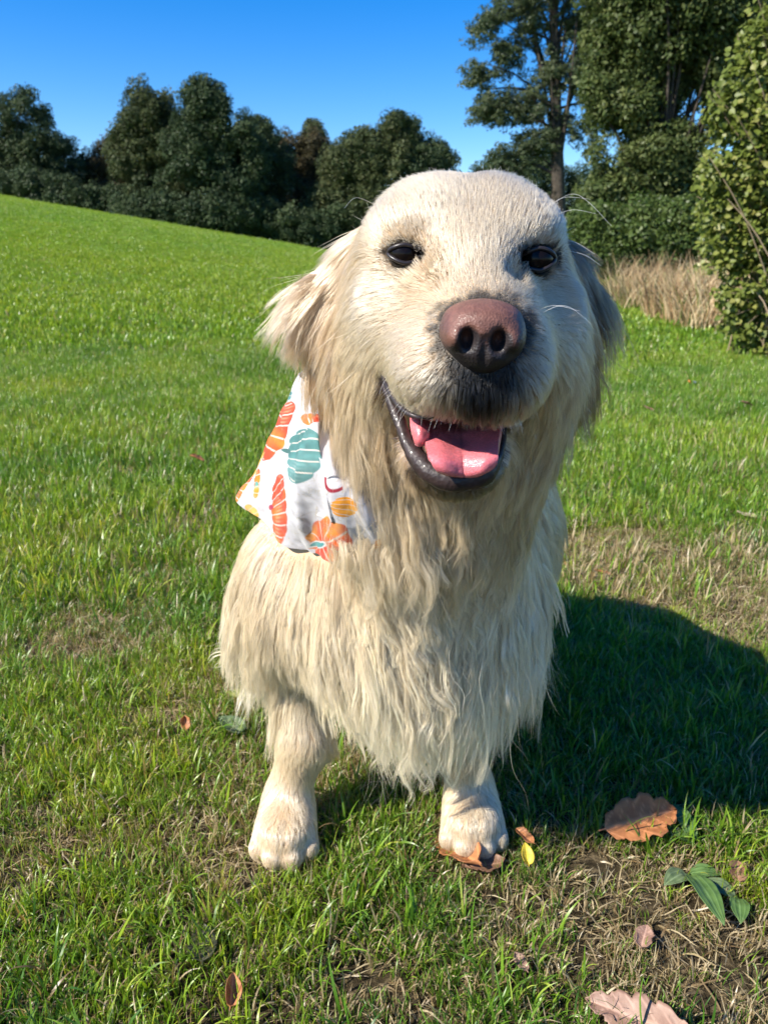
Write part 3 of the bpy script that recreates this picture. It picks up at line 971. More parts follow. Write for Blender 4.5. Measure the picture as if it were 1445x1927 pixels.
# ------------------------------------------------------------------ nose, eyes, mouth (children of the dog)
def wet_mat(name, col_attr=True, rough=0.3, bump=0.15, scale=900, sss=0.0, coat=0.5, spec=0.5):
    m, nt, out = new_mat(name)
    b = node(nt, "ShaderNodeBsdfPrincipled")
    at = node(nt, "ShaderNodeAttribute", attribute_name="tint")
    tc = node(nt, "ShaderNodeTexCoord")
    nz = node(nt, "ShaderNodeTexNoise", Scale=scale * .35, Detail=3.0)
    vo = node(nt, "ShaderNodeTexVoronoi", Scale=scale)
    nt.links.new(tc.outputs["Object"], nz.inputs["Vector"]); nt.links.new(tc.outputs["Object"], vo.inputs["Vector"])
    hv = ramp(nt, [(0.25, (.75, .75, .75)), (.75, (1.2, 1.2, 1.2))], nz.outputs[0])
    col = mixc(nt, at.outputs["Color"], hv.outputs[0], 1.0, 'MULTIPLY')
    nt.links.new(col, b.inputs["Base Color"])
    b.inputs["Roughness"].default_value = rough
    b.inputs["Specular IOR Level"].default_value = spec
    b.inputs["Coat Weight"].default_value = coat
    b.inputs["Coat Roughness"].default_value = 0.12
    b.inputs["Subsurface Weight"].default_value = sss
    b.inputs["Subsurface Scale"].default_value = 0.004
    b.inputs["Subsurface Radius"].default_value = (1, .35, .25)
    bp = node(nt, "ShaderNodeBump", Strength=bump, Distance=0.0006)
    ad = node(nt, "ShaderNodeMath", operation='ADD')
    nt.links.new(vo.outputs[0], ad.inputs[0]); nt.links.new(nz.outputs[0], ad.inputs[1])
    nt.links.new(ad.outputs[0], bp.inputs["Height"])
    nt.links.new(bp.outputs[0], b.inputs["Normal"])
    nt.links.new(bp.outputs[0], b.inputs["Coat Normal"])
    nt.links.new(b.outputs[0], out.inputs[0])
    return m

# ---- nose
NOSE = [
    E(907, 618, .437, 66, 42, .022, .01),
    E(862, 632, .430, 31, 29, .018, .009),
    E(957, 638, .431, 28, 30, .018, .009),
    E(907, 598, .440, 62, 27, .024, .012),
    E(909, 664, .434, 42, 38, .018, .014),
    E(882, 641, .408, 15, 21, .018, .005, sub=True),        # nostrils, with the slit running outwards
    C2((880, 654, .410), (866, 668, .412), 10, 8, .004, sub=True),
    C2((866, 668, .412), (842, 672, .420), 8, 4, .004, sub=True),
    E(942, 645, .408, 14, 21, .018, .005, sub=True),
    C2((944, 658, .410), (956, 671, .412), 10, 8, .004, sub=True),
    C2((956, 671, .412), (976, 673, .420), 8, 4, .004, sub=True),
    C2((913, 640, .4125), (909, 704, .4165), 2.0, 3.2, .004, sub=True),   # groove
]
nV, nF = polygonise(NOSE, P(800, 760, .40) - np.array([.005, .02, .005]), P(1010, 560, .46) + np.array([.005, .03, .005]), 0.0008)
px, py = project(nV)
t = smoothstep(636, 664, py + 12 * np.abs(vnoise(nV, 300)) + 3e3 * 0)
inside = np.zeros(len(nV))
for c, r in (((882, 643, .415), 27), ((862, 669, .417), 17), ((846, 672, .42), 12), ((942, 647, .415), 27), ((958, 671, .417), 18), ((974, 673, .42), 12)):
    d = np.linalg.norm(nV - P(*c), axis=1) / L(*c, r)
    inside = np.maximum(inside, 1 - smoothstep(.75, 1.15, d))
gr = 1 - smoothstep(2.5, 6, np.abs(px - 911 + (py - 680) * .06)) * 1.0
gr = gr * smoothstep(640, 655, py)
rim = smoothstep(58, 76, np.abs(px - 907) - 0.0 * py)
mott = fbm(nV, 260, 3, 3)
pink = np.array([.150, .068, .050])[None] * (1 + .22 * mott[:, None])
dark = np.array([.022, .017, .018])
k = np.clip(np.maximum.reduce([t, inside, gr * .85, rim * .5]), 0, 1)[:, None]
ncol = pink * (1 - k) + dark * k
me = np_mesh("nose", nV, nF)
set_attr(me, "tint", np.c_[ncol, np.ones(len(nV))], kind='FLOAT_COLOR')
link("nose", me, wet_mat("nose leather", rough=.52, bump=.45, scale=800, coat=.06, spec=.35), dog, label="dusky pink nose darkening to black below the nostrils")

# ---- eyes: dark ball, with black lids as a rim
eye_mat, nt, out = new_mat("eye")
b = node(nt, "ShaderNodeBsdfPrincipled", Roughness=.2)
b.inputs["Specular IOR Level"].default_value = .16
b.inputs["Base Color"].default_value = (.006, .004, .0035, 1)
b.inputs["Coat Weight"].default_value = 0.0
nt.links.new(b.outputs[0], out.inputs[0])
lid_mat = simple_mat("eyelid skin", (.018, .014, .015), .38)
def uv_ball(c, r, n=24):
    u = np.linspace(0, 2 * math.pi, n, endpoint=False); v = np.linspace(0, math.pi, n // 2 + 1)
    V = np.array([[math.sin(b) * math.cos(a), math.cos(b), math.sin(b) * math.sin(a)] for b in v for a in u]) * r + c
    F = [(i * n + j, i * n + (j + 1) % n, (i + 1) * n + (j + 1) % n, (i + 1) * n + j) for i in range(n // 2) for j in range(n)]
    return V, F
for (e, rx, rz) in EYES:
    c = P(*e); r = L(*e, rx) * 1.02
    V, F = uv_ball(c + np.array([0, .0035, 0]), r)
    eo = link("eye", np_mesh("eye", V, F), eye_mat, dog)
    pts = []
    for a in np.linspace(0, 2 * math.pi, 40, endpoint=False):
        x, z = math.cos(a), math.sin(a)
        sx = 1.0 if e[0] < 900 else -1.0
        zz = z * rz * (1 - .25 * abs(x)) - x * sx * 2.0
        ex = rx * (1.08 if x * sx > 0 else .98)
        q = P(e[0] + x * ex, e[1] - zz, e[2])
        dx, dz = (q - c)[0], (q - c)[2]
        q[1] = c[1] + .0035 - math.sqrt(max(r * r - dx * dx - dz * dz, 1e-7)) * 1.0 - .0006
        q[1] = max(q[1], c[1] - .011)
        pts.append(q)
    V, F = tube(pts, L(*e, 4.0), 8, closed=True)
    link("eyelid", np_mesh("eyelid", V, F), lid_mat, eo)

# ---- tongue: a broad, cupped tongue over the lower lip, with a fold at its side
rows = [  # from throat to tip, each from the left edge to the right edge
    [P(790, 772, .540), P(830, 768, .540), P(865, 770, .542), P(905, 768, .540), P(940, 770, .540)],
    [P(776, 785, .508), P(815, 792, .507), P(865, 800, .511), P(915, 792, .507), P(946, 790, .508)],
    [P(778, 812, .486), P(815, 812, .487), P(868, 818, .492), P(918, 812, .487), P(944, 808, .486)],
    [P(800, 838, .468), P(826, 834, .472), P(868, 838, .480), P(915, 835, .472), P(940, 830, .470)],
    [P(806, 862, .454), P(832, 862, .454), P(870, 864, .459), P(912, 862, .454), P(937, 856, .456)],
    [P(820, 880, .452), P(840, 883, .451), P(872, 887, .455), P(906, 884, .451), P(928, 874, .454)],
    [P(842, 889, .455), P(855, 892, .455), P(874, 894, .457), P(896, 892, .455), P(912, 884, .457)],
]
g = sheet(rows, 60, 60)
th = .0045
nrm = np.cross(np.gradient(g, axis=0), np.gradient(g, axis=1)); nrm = norm(nrm)
u = np.linspace(0, 1, 60)[:, None]; v = np.linspace(0, 1, 60)[None]
g[..., 1] += .0012 * np.exp(-((u - .5) / .035) ** 2) + .0004 * vnoise(g, 220, 4)
col = np.empty((60, 60, 3)); col[:] = (.66, .165, .185)
col *= (1 + .12 * fbm(g, 160, 3, 9))[..., None]
col = col * (1 - .25 * np.exp(-((u - .5) / .03) ** 2))[..., None]
me = np_mesh("tongue", g.reshape(-1, 3), sheet_faces(60, 60))
set_attr(me, "tint", np.c_[col.reshape(-1, 3), np.ones(3600)], kind='FLOAT_COLOR')
tongue = link("tongue", me, wet_mat("tongue", rough=.38, bump=.35, scale=1500, sss=.35, coat=.5), dog, label="wet pink tongue resting over the black lower lip")
md = tongue.modifiers.new("thick", 'SOLIDIFY'); md.thickness = th; md.offset = 0
md = tongue.modifiers.new("sub", 'SUBSURF'); md.levels = 1; md.render_levels = 1
rows = [
    [P(773, 775, .505), P(782, 778, .500), P(800, 790, .498)],
    [P(774, 800, .482), P(788, 800, .474), P(806, 808, .476)],
    [P(780, 822, .474), P(790, 826, .468), P(804, 822, .472)],
    [P(784, 836, .476), P(791, 838, .472), P(800, 832, .475)],
]
g = sheet(rows, 20, 30)
me = np_mesh("tongue_fold", g.reshape(-1, 3), sheet_faces(20, 30))
set_attr(me, "tint", np.tile([.62, .15, .17, 1], (600, 1)), kind='FLOAT_COLOR')
o = link("tongue_fold", me, tongue.data.materials[0], tongue)
md = o.modifiers.new("thick", 'SOLIDIFY'); md.thickness = .003; md.offset = 0
md = o.modifiers.new("sub", 'SUBSURF'); md.levels = 1; md.render_levels = 1

# ---- black lips
lip_mat = wet_mat("lip skin", rough=.5, bump=.4, scale=420, coat=.10, spec=.35)
def lip(name, cp, rads, tint, squash=1.0, n=16, m=120, label=None, bumps=.0007):
    pts = spline([P(*c) for c in cp], m)
    rr = np.interp(np.linspace(0, 1, m), np.linspace(0, 1, len(rads)), rads)
    rr = np.array([L(c[0], c[1], .48, r) for c, r in zip(spline([(c[0], c[1], 0) for c in cp], m), rr)])
    rr = rr * (1 + .10 * vnoise(np.linspace(0, 16, m)[:, None], 1.0, 3) + .03 * vnoise(np.linspace(0, 44, m)[:, None], 1.0, 4))
    V, F = tube(pts, rr, n, squash=squash)
    nr = norm(V - np.repeat(pts, n, 0))
    V = V + nr * (bumps * fbm(V, 160, 3, 21))[:, None]
    me = np_mesh(name, V, F)
    c = np.array(tint)[None] * (1 + .5 * fbm(V, 120, 3, 2))[:, None]
    set_attr(me, "tint", np.c_[np.clip(c, .004, 1), np.ones(len(V))], kind='FLOAT_COLOR')
    return link(name, me, lip_mat, dog, **({'label': label} if label else {}))
lip("lower_lip", [(712, 696, .530), (728, 738, .512), (748, 785, .500), (762, 822, .490), (782, 858, .480), (812, 889, .470), (858, 903, .465), (905, 892, .467), (932, 864, .476), (944, 830, .490), (948, 800, .51)],
    [4, 8, 12, 13, 16, 24, 24, 22, 13, 8, 5], (.030, .018, .017), 1.0, label="wet black lower lip curving under the tongue")
lip("upper_lip", [(714, 694, .520), (726, 722, .500), (742, 752, .484), (765, 776, .470), (800, 786, .460), (850, 776, .452), (893, 752, .446), (935, 778, .452), (970, 784, .464), (1000, 772, .48)],
    [3, 5, 6, 5, 4, 5, 7, 5, 4, 3], (.028, .020, .022), 1.0)
# mouth lining
me_c = simple_mat("mouth lining", (.05, .012, .014), .4)
rows = [[P(780, 770, .52), P(860, 748, .53), P(945, 770, .52)], [P(770, 800, .545), P(860, 800, .56), P(950, 800, .545)], [P(785, 860, .50), P(860, 900, .50), P(935, 860, .50)]]
g = sheet(rows, 20, 20)
link("mouth_lining", np_mesh("mouth_lining", g.reshape(-1, 3), sheet_faces(20, 20)), me_c, dog)

# ------------------------------------------------------------------ bandana (built before the fur so that hair can lie over it)
cols = [  # from the far side of the neck, round the dog's shoulder, to the throat: top, middle, hem
    [P(800, 660, .86), P(840, 700, .92), P(860, 740, .95)],
    [P(690, 672, .86), P(680, 740, .95), P(670, 800, 1.00)],
    [P(600, 690, .82), P(560, 780, .90), P(530, 860, .95)],
    [P(562, 706, .755), P(508, 822, .80), P(457, 926, .845)],
    [P(592, 722, .700), P(546, 840, .725), P(472, 968, .790)],
    [P(604, 735, .668), P(585, 862, .672), P(558, 1031, .722)],
    [P(610, 760, .655), P(622, 900, .645), P(642, 1054, .686)],
    [P(625, 790, .660), P(662, 925, .645), P(700, 1053, .668)],
    [P(650, 810, .66), P(700, 940, .65), P(740, 1044, .67)],
    [P(720, 830, .70), P(760, 950, .70), P(800, 1040, .715)],
]
NU, NV = 620, 340
_soft = [q_ for q_ in DOG if not q_.sub]
def rest_on_body(c, off):
    # slide a point towards the viewer until it lies on the coat
    px_, py_ = project(c)
    ys_ = np.linspace(.45, c[1], 160)
    q_ = np.array([P(px_, py_, y_) for y_ in ys_])
    d_ = field(_soft, q_)
    hit = np.where(d_ < off)[0]
    return P(px_, py_, ys_[hit[0]]) if len(hit) else c
for i_, offs in ((4, (.0, .022, .007)), (5, (.0, .024, .006)), (6, (.0, .022, .006)), (7, (-.006, .018, .006)), (8, (-.012, .006, .006)), (9, (-.03, -.03, -.03))):
    cols[i_] = [rest_on_body(c_, o_) for c_, o_ in zip(cols[i_], offs)]
cc = [spline(c, 12) for c in cols]
g = np.stack([spline([c[i] for c in cc], NU) for i in range(12)], 0)
cg = np.stack([spline(g[:, j], NV) for j in range(NU)], 1)        # NV, NU, 3
nn = norm(np.cross(np.gradient(cg, axis=1), np.gradient(cg, axis=0)))
if nn[NV // 2, NU // 2, 1] > 0:
    nn = -nn
px0, py0 = project(cg)
uu = np.linspace(0, 1, NU)[None]; vv = np.linspace(0, 1, NV)[:, None]
fold = .0045 * np.sin(uu * 46 + 2.5 * vv + 2 * fbm(cg, 14, 2, 4)) * vv ** .7 * (.4 + .6 * (fbm(cg, 9, 2, 6) > -.2))
fold = fold + .003 * fbm(cg, 40, 3, 12) + .0035 * np.exp(-((uu * 9 - 4.1 - 1.2 * vv) / .10) ** 2) * vv
cg = cg + nn * fold[..., None]

def paint_print(px, py):
    n = px.shape
    base = np.empty(n + (3,)); base[:] = (.60, .58, .60)
    q = np.stack([px, py], -1)
    # faint beige line drawings between the pumpkins
    for sd, sc in ((3, .055), (7, .085)):
        v_ = fbm(q, sc, 2, sd)
        ln = np.exp(-(v_ / .022) ** 2) * (vnoise(q, .018, sd + 5) > .02)
        base = base * (1 - .26 * ln[..., None] * np.array([.7, .9, 1.5]))
    def blend(m, c):
        nonlocal base
        m = np.clip(m, 0, 1)[..., None]
        base = base * (1 - m) + np.asarray(c) * m
    def pumpkin(cx, cy, w, h, ang, cola, colb, stem=None, nrib=4, seed=0):
        """pumpkin lying on its side: stem at -x, ribs fan from the stem"""
        a = R(ang)
        x = (px - cx) * math.cos(a) + (py - cy) * math.sin(a)
        y = -(px - cx) * math.sin(a) + (py - cy) * math.cos(a)
        # ribs fan out from the stem; the skin bulges between them
        fan = .45 + .55 * np.sqrt(np.clip((x + w) / (2 * w), 0, 1))
        s_ = (y + .10 * h * (x / w)) / fan / h * nrib * .56
        fr_ = np.abs((s_ + .5) % 1 - .5) * 2                     # 0 mid-lobe ... 1 on a rib
        lob = 1 - .14 * fr_ ** 2
        r = np.sqrt((np.abs(x) / (w * lob)) ** 2.3 + (y / h) ** 2)
        ins = 1 - smoothstep(.97, 1.03, r)
        t_ = .5 + .5 * fbm(q, .03, 2, seed) + .35 * (1 - np.abs(y - h * .2) / h) - .15
        t_ = smoothstep(.30, .95, t_)[..., None]
        c = np.asarray(cola) * (1 - t_) + np.asarray(colb) * t_
        c = c * (1 + .25 * fbm(q, .12, 2, seed + 2))[..., None]
        m = ins[..., None]
        base[:] = base * (1 - m) + c * m
        rib = smoothstep(.82, .93, fr_) * ins * (r < .95)
        blend(rib * .92, (.62, .55, .48))
        hl = np.exp(-((fr_ - .35) / .2) ** 2) * np.exp(-((x + w * .1) / (w * .4)) ** 2) * ins * (vnoise(q, .05, seed + 9) > .1)
        blend(hl * .45, (.70, .45, .25) if cola[0] > .3 else (.35, .5, .48))
        if stem is not None:
            d = np.sqrt(((x + w * 1.08) / (w * .24)) ** 2 + ((y + 2) / (h * .09)) ** 2)
            blend(1 - smoothstep(.8, 1.1, d), stem)
    OR, YE, TE = (.60, .045, .005), (.75, .28, .008), (.055, .18, .17)
    pumpkin(585, 789, 12, 17, 90, OR, YE, None, 2, 4)
    pumpkin(525, 812, 21, 62, 26, OR, YE, None, 4, 1)
    pumpkin(571, 857, 33, 52, 12, TE, (.12, .27, .26), (.04, .13, .12), 4, 11)
    pumpkin(526, 957, 21, 66, -4, OR, YE, (.35, .02, .05), 5, 21)
    pumpkin(463, 918, 6, 30, 22, OR, YE, None, 3, 31)
    pumpkin(484, 872, 4, 26, 24, (.85, .42, .05), YE, None, 2, 33)
    pumpkin(489, 902, 5, 20, 10, OR, YE, None, 2, 35)
    pumpkin(486, 922, 4, 16, 10, (.12, .35, .30), YE, None, 2, 36)
    pumpkin(473, 962, 8, 14, -20, YE, (.9, .5, .1), None, 2, 37)
    pumpkin(650, 953, 24, 17, 20, YE, (.88, .45, .05), None, 3, 39)
    pumpkin(711, 1022, 6, 9, 10, YE, (.8, .5, .06), None, 2, 41)
    pumpkin(690, 880, 24, 40, 10, OR, YE, None, 4, 43)
    pumpkin(600, 640, 24, 40, 10, OR, YE, None, 4, 45)
    pumpkin(540, 740, 10, 16, 10, TE, TE, None, 3, 46)
    # maroon curl of a stalk
    d = np.abs(np.hypot(px - 633, py - 902) - 20)
    blend((1 - smoothstep(2.0, 4.2, d)) * ((py > 898) & (px < 645)), (.30, .012, .03))
    # pumpkin seen from above
    x, y = px - 601, py - 1026
    rr_ = np.hypot((px - 620) / 43, (py - 1014) / 39); th_ = np.arctan2(py - 1022, px - 606)
    lob = 1 + .06 * np.cos(th_ * 9)
    ins = 1 - smoothstep(.96, 1.03, rr_ / lob)
    t_ = smoothstep(.3, .9, .5 + .5 * fbm(q, .035, 2, 51))[..., None]
    c = np.asarray(OR) * (1 - t_) + np.asarray(YE) * t_
    base[:] = base * (1 - ins[..., None]) + c * ins[..., None]
    sw = th_ * 9 + rr_ * 1.2
    rib = np.exp(-((np.abs(((sw / math.pi) % 2) - 1)) / (.10 + .12 * (1 - rr_))) ** 2) * ins * (rr_ < .94)
    blend(rib * .9, (.60, .50, .40))
    d = np.sqrt(((px - 596) / 16) ** 2 + ((py - 1026 + (px - 596) * .15) / 4.5) ** 2)
    blend(1 - smoothstep(1.25, 1.5, d), (.58,.56,.54)); blend(1 - smoothstep(.85, 1.05, d), (.05, .26, .26))
    return base

ccol = paint_print(px0, py0)
me = np_mesh("bandana", cg.reshape(-1, 3), sheet_faces(NV, NU))
set_attr(me, "tint", np.c_[ccol.reshape(-1, 3), np.ones(NV * NU)], kind='FLOAT_COLOR')
m, nt, out = new_mat("printed cotton")
b = node(nt, "ShaderNodeBsdfPrincipled", Roughness=.85)
b.inputs["Sheen Weight"].default_value = .15
at = node(nt, "ShaderNodeAttribute", attribute_name="tint")
tc = node(nt, "ShaderNodeTexCoord")
nz = node(nt, "ShaderNodeTexNoise", Scale=1400.0, Detail=2.0)
nt.links.new(tc.outputs["Object"], nz.inputs["Vector"])
bp = node(nt, "ShaderNodeBump", Strength=.25, Distance=.0004)
nt.links.new(nz.outputs[0], bp.inputs["Height"]); nt.links.new(bp.outputs[0], b.inputs["Normal"])
nt.links.new(at.outputs["Color"], b.inputs["Base Color"])
tr = node(nt, "ShaderNodeBsdfTranslucent"); nt.links.new(at.outputs["Color"], tr.inputs["Color"])
mx = node(nt, "ShaderNodeMixShader"); mx.inputs[0].default_value = .18
nt.links.new(b.outputs[0], mx.inputs[1]); nt.links.new(tr.outputs[0], mx.inputs[2]); nt.links.new(mx.outputs[0], out.inputs[0])
band = link("bandana", me, m, dog, label="white cotton bandana printed with orange and teal pumpkins")
md = band.modifiers.new("thick", 'SOLIDIFY'); md.thickness = .0008; md.offset = 0

ck = cg[::8, ::8].reshape(-1, 3); cn = nn[::8, ::8].reshape(-1, 3)
cloth_kd = KDTree(len(ck))
for i, q in enumerate(ck):
    cloth_kd.insert(q, i)
cloth_kd.balance()
def avoid_cloth(p, px, py):
    r = np.zeros(len(p), bool)
    cand = np.where((px < 860) & (py > 600) & (py < 1120) & (p[:, 1] > .635))[0]
    for i in cand:
        co, j, d = cloth_kd.find(p[i])
        if d < (.062 if px[i] < 690 else .022):
            s_ = float((p[i] - ck[j]) @ cn[j])
            if s_ < .0015 and abs(s_) > d * .5:
                r[i] = True
    return r

# ------------------------------------------------------------------ fur: every strand combed by a set of guide anchors
WH = (.475, .40, .295); CR = (.60, .49, .345); GO = (.40, .26, .14); DG = (.15, .078, .032); GY = (.22, .20, .18)
LW = (.52, .445, .335)
# (px, py, Y), sigma, direction, length, lift, clump, wave, colour
A = [
    ((900, 556, .468), .016, (0, .5, .8), .007, .25, .15, 0, WH),
    ((885, 520, .505), .018, (0, .4, .9), .008, .25, .15, 0, WH),
    ((870, 460, .515), .020, (0, .5, 1), .010, .22, .2, 0, WH),
    ((800, 400, .52), .022, (-.35, .5, .8), .012, .2, .2, 0, LW),
    ((945, 400, .52), .022, (.35, .5, .8), .012, .2, .2, 0, LW),
    ((870, 345, .57), .025, (0, 1, .3), .013, .2, .2, 0, LW),
    ((760, 350, .58), .025, (-.6, .9, .1), .014, .2, .2, 0, LW),
    ((980, 350, .58), .025, (.6, .9, .1), .014, .2, .2, 0, LW),
    ((765, 440, .50), .014, (-.35, .3, 1), .008, .2, .2, 0, WH),
    ((1000, 446, .50), .014, (.35, .3, 1), .008, .2, .2, 0, WH),
    ((815, 470, .51), .010, (.2, .2, 1), .007, .2, .2, 0, CR),
    ((950, 480, .51), .010, (-.2, .2, 1), .007, .2, .2, 0, CR),
    ((745, 525, .515), .016, (-.9, .6, -.2), .012, .2, .2, 0, LW),
    ((815, 530, .505), .014, (-.9, .6, .2), .010, .2, .2, 0, (.44, .27, .13)),
    ((1030, 540, .515), .016, (.9, .6, -.2), .012, .2, .2, 0, WH),
    ((955, 540, .505), .014, (.9, .6, .2), .010, .2, .2, 0, WH),
    ((840, 620, .455), .014, (-.9, .5, -.1), .008, .25, .2, 0, WH),
    ((975, 620, .455), .014, (.9, .5, -.1), .008, .25, .2, 0, WH),
    ((780, 640, .49), .016, (-.9, .5, -.45), .010, .2, .2, 0, WH),
    ((800, 720, .455), .014, (-.7, .2, -.7), .010, .3, .3, 0, WH),
    ((1000, 710, .455), .014, (.6, .2, -.7), .010, .3, .3, 0, WH),
    ((830, 770, .445), .010, (-.15, -.1, -1), .011, .35, .5, 0, WH),
    ((960, 775, .445), .010, (.15, -.1, -1), .011, .35, .5, 0, WH),
    ((905, 735, .432), .014, (0, -.25, -1), .011, .5, .5, 0, (.03, .03, .03)),
    ((670, 520, .57), .018, (-.5, .6, -.8), .022, .15, .3, 0, CR),
    ((720, 610, .54), .018, (-.8, .5, -.6), .017, .2, .3, 0, LW),
    ((690, 700, .55), .020, (-.4, .3, -1), .028, .2, .35, .1, CR),
    ((665, 790, .56), .025, (-.08, 0, -1), .085, .15, .7, .95, CR),
    ((740, 830, .54), .018, (-.1, .1, -1), .024, .15, .5, .3, (.46, .32, .20)),
    ((1030, 600, .54), .018, (.8, .5, -.6), .015, .2, .3, 0, WH),
    ((1035, 700, .55), .020, (.15, .3, -1), .024, .2, .35, .1, CR),
    ((1020, 790, .56), .025, (-.05, 0, -1), .055, .12, .65, .6, CR),
    ((672, 460, .59), .020, (-.8, .1, -.5), .040, .12, .4, .2, (.48, .35, .215)),
    ((625, 540, .58), .026, (-.75, -.1, -.9), .055, .12, .5, .3, (.42, .285, .16)),
    ((614, 640, .59), .022, (-.02, -.1, -1), .052, .10, .5, .4, GO),
    ((614, 700, .59), .022, (.12, -.1, -1), .060, .10, .55, .5, GO),
    ((582, 590, .62), .018, (-.9, 0, -.5), .055, .25, .6, .3, (.44, .30, .17)),
    ((1075, 480, .59), .020, (.6, .1, -.9), .040, .12, .4, .2, (.20, .115, .055)),
    ((1092, 560, .60), .030, (.14, 0, -1), .050, .10, .45, .3, DG),
    ((1098, 650, .60), .030, (.16, 0, -1), .085, .10, .5, .4, DG),
    ((1080, 710, .62), .030, (0, 0, -1), .050, .10, .5, .4, DG),
    ((1115, 600, .64), .025, (.3, 0, -1), .080, .12, .6, .4, DG),
    ((860, 925, .47), .014, (0, .1, -1), .014, .4, .3, 0, CR),
    ((790, 900, .49), .016, (-.3, .2, -1), .014, .2, .4, .1, (.40, .24, .15)),
    ((930, 900, .49), .016, (.3, .2, -1), .014, .2, .4, .1, CR),
    ((720, 900, .60), .035, (.08, 0, -1), .090, .12, .6, .95, CR),
    ((850, 960, .62), .035, (.05, 0, -1), .065, .12, .6, .95, (.62, .485, .325)),
    ((980, 900, .62), .035, (.02, 0, -1), .055, .12, .6, .95, (.40, .28, .16)),
    ((620, 860, .66), .030, (.05, 0, -1), .060, .12, .6, .95, GO),
    ((800, 1060, .66), .045, (.05, -.05, -1), .100, .10, .8, .9, (.78, .665, .50)),
    ((950, 1060, .68), .045, (.2, -.08, -1), .105, .12, .85, .9, (.78, .665, .50)),
    ((640, 1100, .70), .045, (0, -.05, -1), .060, .12, .55, .4, (.74, .63, .48)),
    ((520, 1080, .74), .045, (-.3, 0, -1), .045, .15, .4, .2, CR),
    ((760, 1200, .67), .050, (.02, -.1, -1), .135, .10, .85, .45, (.78, .665, .50)),
    ((920, 1200, .68), .050, (.12, -.1, -1), .145, .10, .9, .45, (.78, .665, .50)),
    ((990, 1150, .72), .045, (.32, -.1, -1), .140, .18, .9, .4, (.78, .665, .50)),
    ((800, 1300, .70), .045, (.04, -.1, -1), .120, .14, .9, .45, (.78, .68, .53)),
    ((680, 1270, .70), .040, (.08, -.05, -1), .090, .12, .85, .45, (.78, .68, .53)),
    ((440, 1150, .80), .035, (-.9, -.1, -.8), .100, .50, .8, .4, (.78, .68, .53)),
    ((450, 1230, .80), .035, (-1, -.1, -.75), .125, .55, .85, .4, (.78, .68, .53)),
    ((490, 1290, .80), .030, (-.8, -.05, -1), .100, .35, .85, .5, (.78, .68, .53)),
    ((560, 1270, .74), .030, (0, -.05, -1), .026, .12, .5, .2, LW),
    ((560, 1370, .75), .030, (0, 0, -1), .012, .15, .5, .3, CR),
    ((640, 1330, .82), .025, (.25, .1, -1), .060, .15, .75, .9, LW),
    ((560, 1480, .74), .030, (0, 0, -1), .012, .25, .4, .1, CR),
    ((535, 1560, .70), .025, (0, -.7, -.6), .007, .15, .2, 0, CR),
    ((880, 1370, .75), .030, (.05, 0, -1), .020, .25, .5, .3, CR),
    ((700, 860, .62), .028, (.15, -.1, -1), .075, .18, .85, .95, CR),
    ((700, 980, .66), .025, (.15, -.1, -1), .060, .15, .85, .7, CR),
    ((860, 1350, .82), .025, (-.1, .1, -1), .05, .15, .7, .6, CR),
    ((660, 950, .68), .03, (.35, 0, -1), .050, .12, .8, .9, (.60, .45, .29)),
    ((880, 1470, .74), .030, (0, 0, -1), .012, .25, .4, .1, CR),
    ((895, 1560, .70), .025, (.1, -.7, -.6), .007, .15, .2, 0, LW),
    ((1050, 880, .85), .06, (.3, .2, -1), .045, .25, .4, .1, CR),
    ((1040, 1020, .92), .06, (.3, .2, -1), .045, .25, .4, .1, CR),
    ((1020, 1140, 1.0), .08, (.4, .2, -1), .05, .2, .4, .1, CR),
]
aP = np.array([P(*a[0]) for a in A]); aS = np.array([a[1] for a in A]); aD = norm(np.array([a[2] for a in A], float))
aL = np.array([a[3] for a in A]); aLift = np.array([a[4] for a in A]); aCl = np.array([a[5] for a in A]); aW = np.array([a[6] for a in A])
aC = np.array([a[7] for a in A])
# rest of the body that faces away
extra = [((.03, .95, .42), .12, (.1, .8, -.3), .035), ((.10, 1.15, .30), .12, (.2, .7, -.6), .045), ((-.1, .98, .25), .10, (-.2, .5, -.9), .045),
         ((.27, 1.05, .15), .10, (.2, .3, -1), .045), ((.06, .70, .55), .08, (0, .9, -.5), .035), ((.2, 1.35, .05), .08, (.8, .5, -.4), .08),
         ((-.07, .95, .02), .05, (0, -.7, -.3), .008), ((.2, .98, .02), .05, (0, -.7, -.3), .008)]
aP = np.r_[aP, [e[0] for e in extra]]; aS = np.r_[aS, [e[1] for e in extra]]; aD = np.r_[aD, norm(np.array([e[2] for e in extra]))]
aL = np.r_[aL, [e[3] for e in extra]]; aLift = np.r_[aLift, [.2] * 8]; aCl = np.r_[aCl, [.5] * 8]; aW = np.r_[aW, [.2] * 8]; aC = np.r_[aC, [CR] * 8]

def comb(p):
    d2 = ((p[:, None] - aP[None]) ** 2).sum(2)
    w = np.exp(-.5 * d2 / aS ** 2) + 1e-5 / (1 + d2 / aS ** 2 * 3) ** 2
    w /= w.sum(1, keepdims=True)
    return w

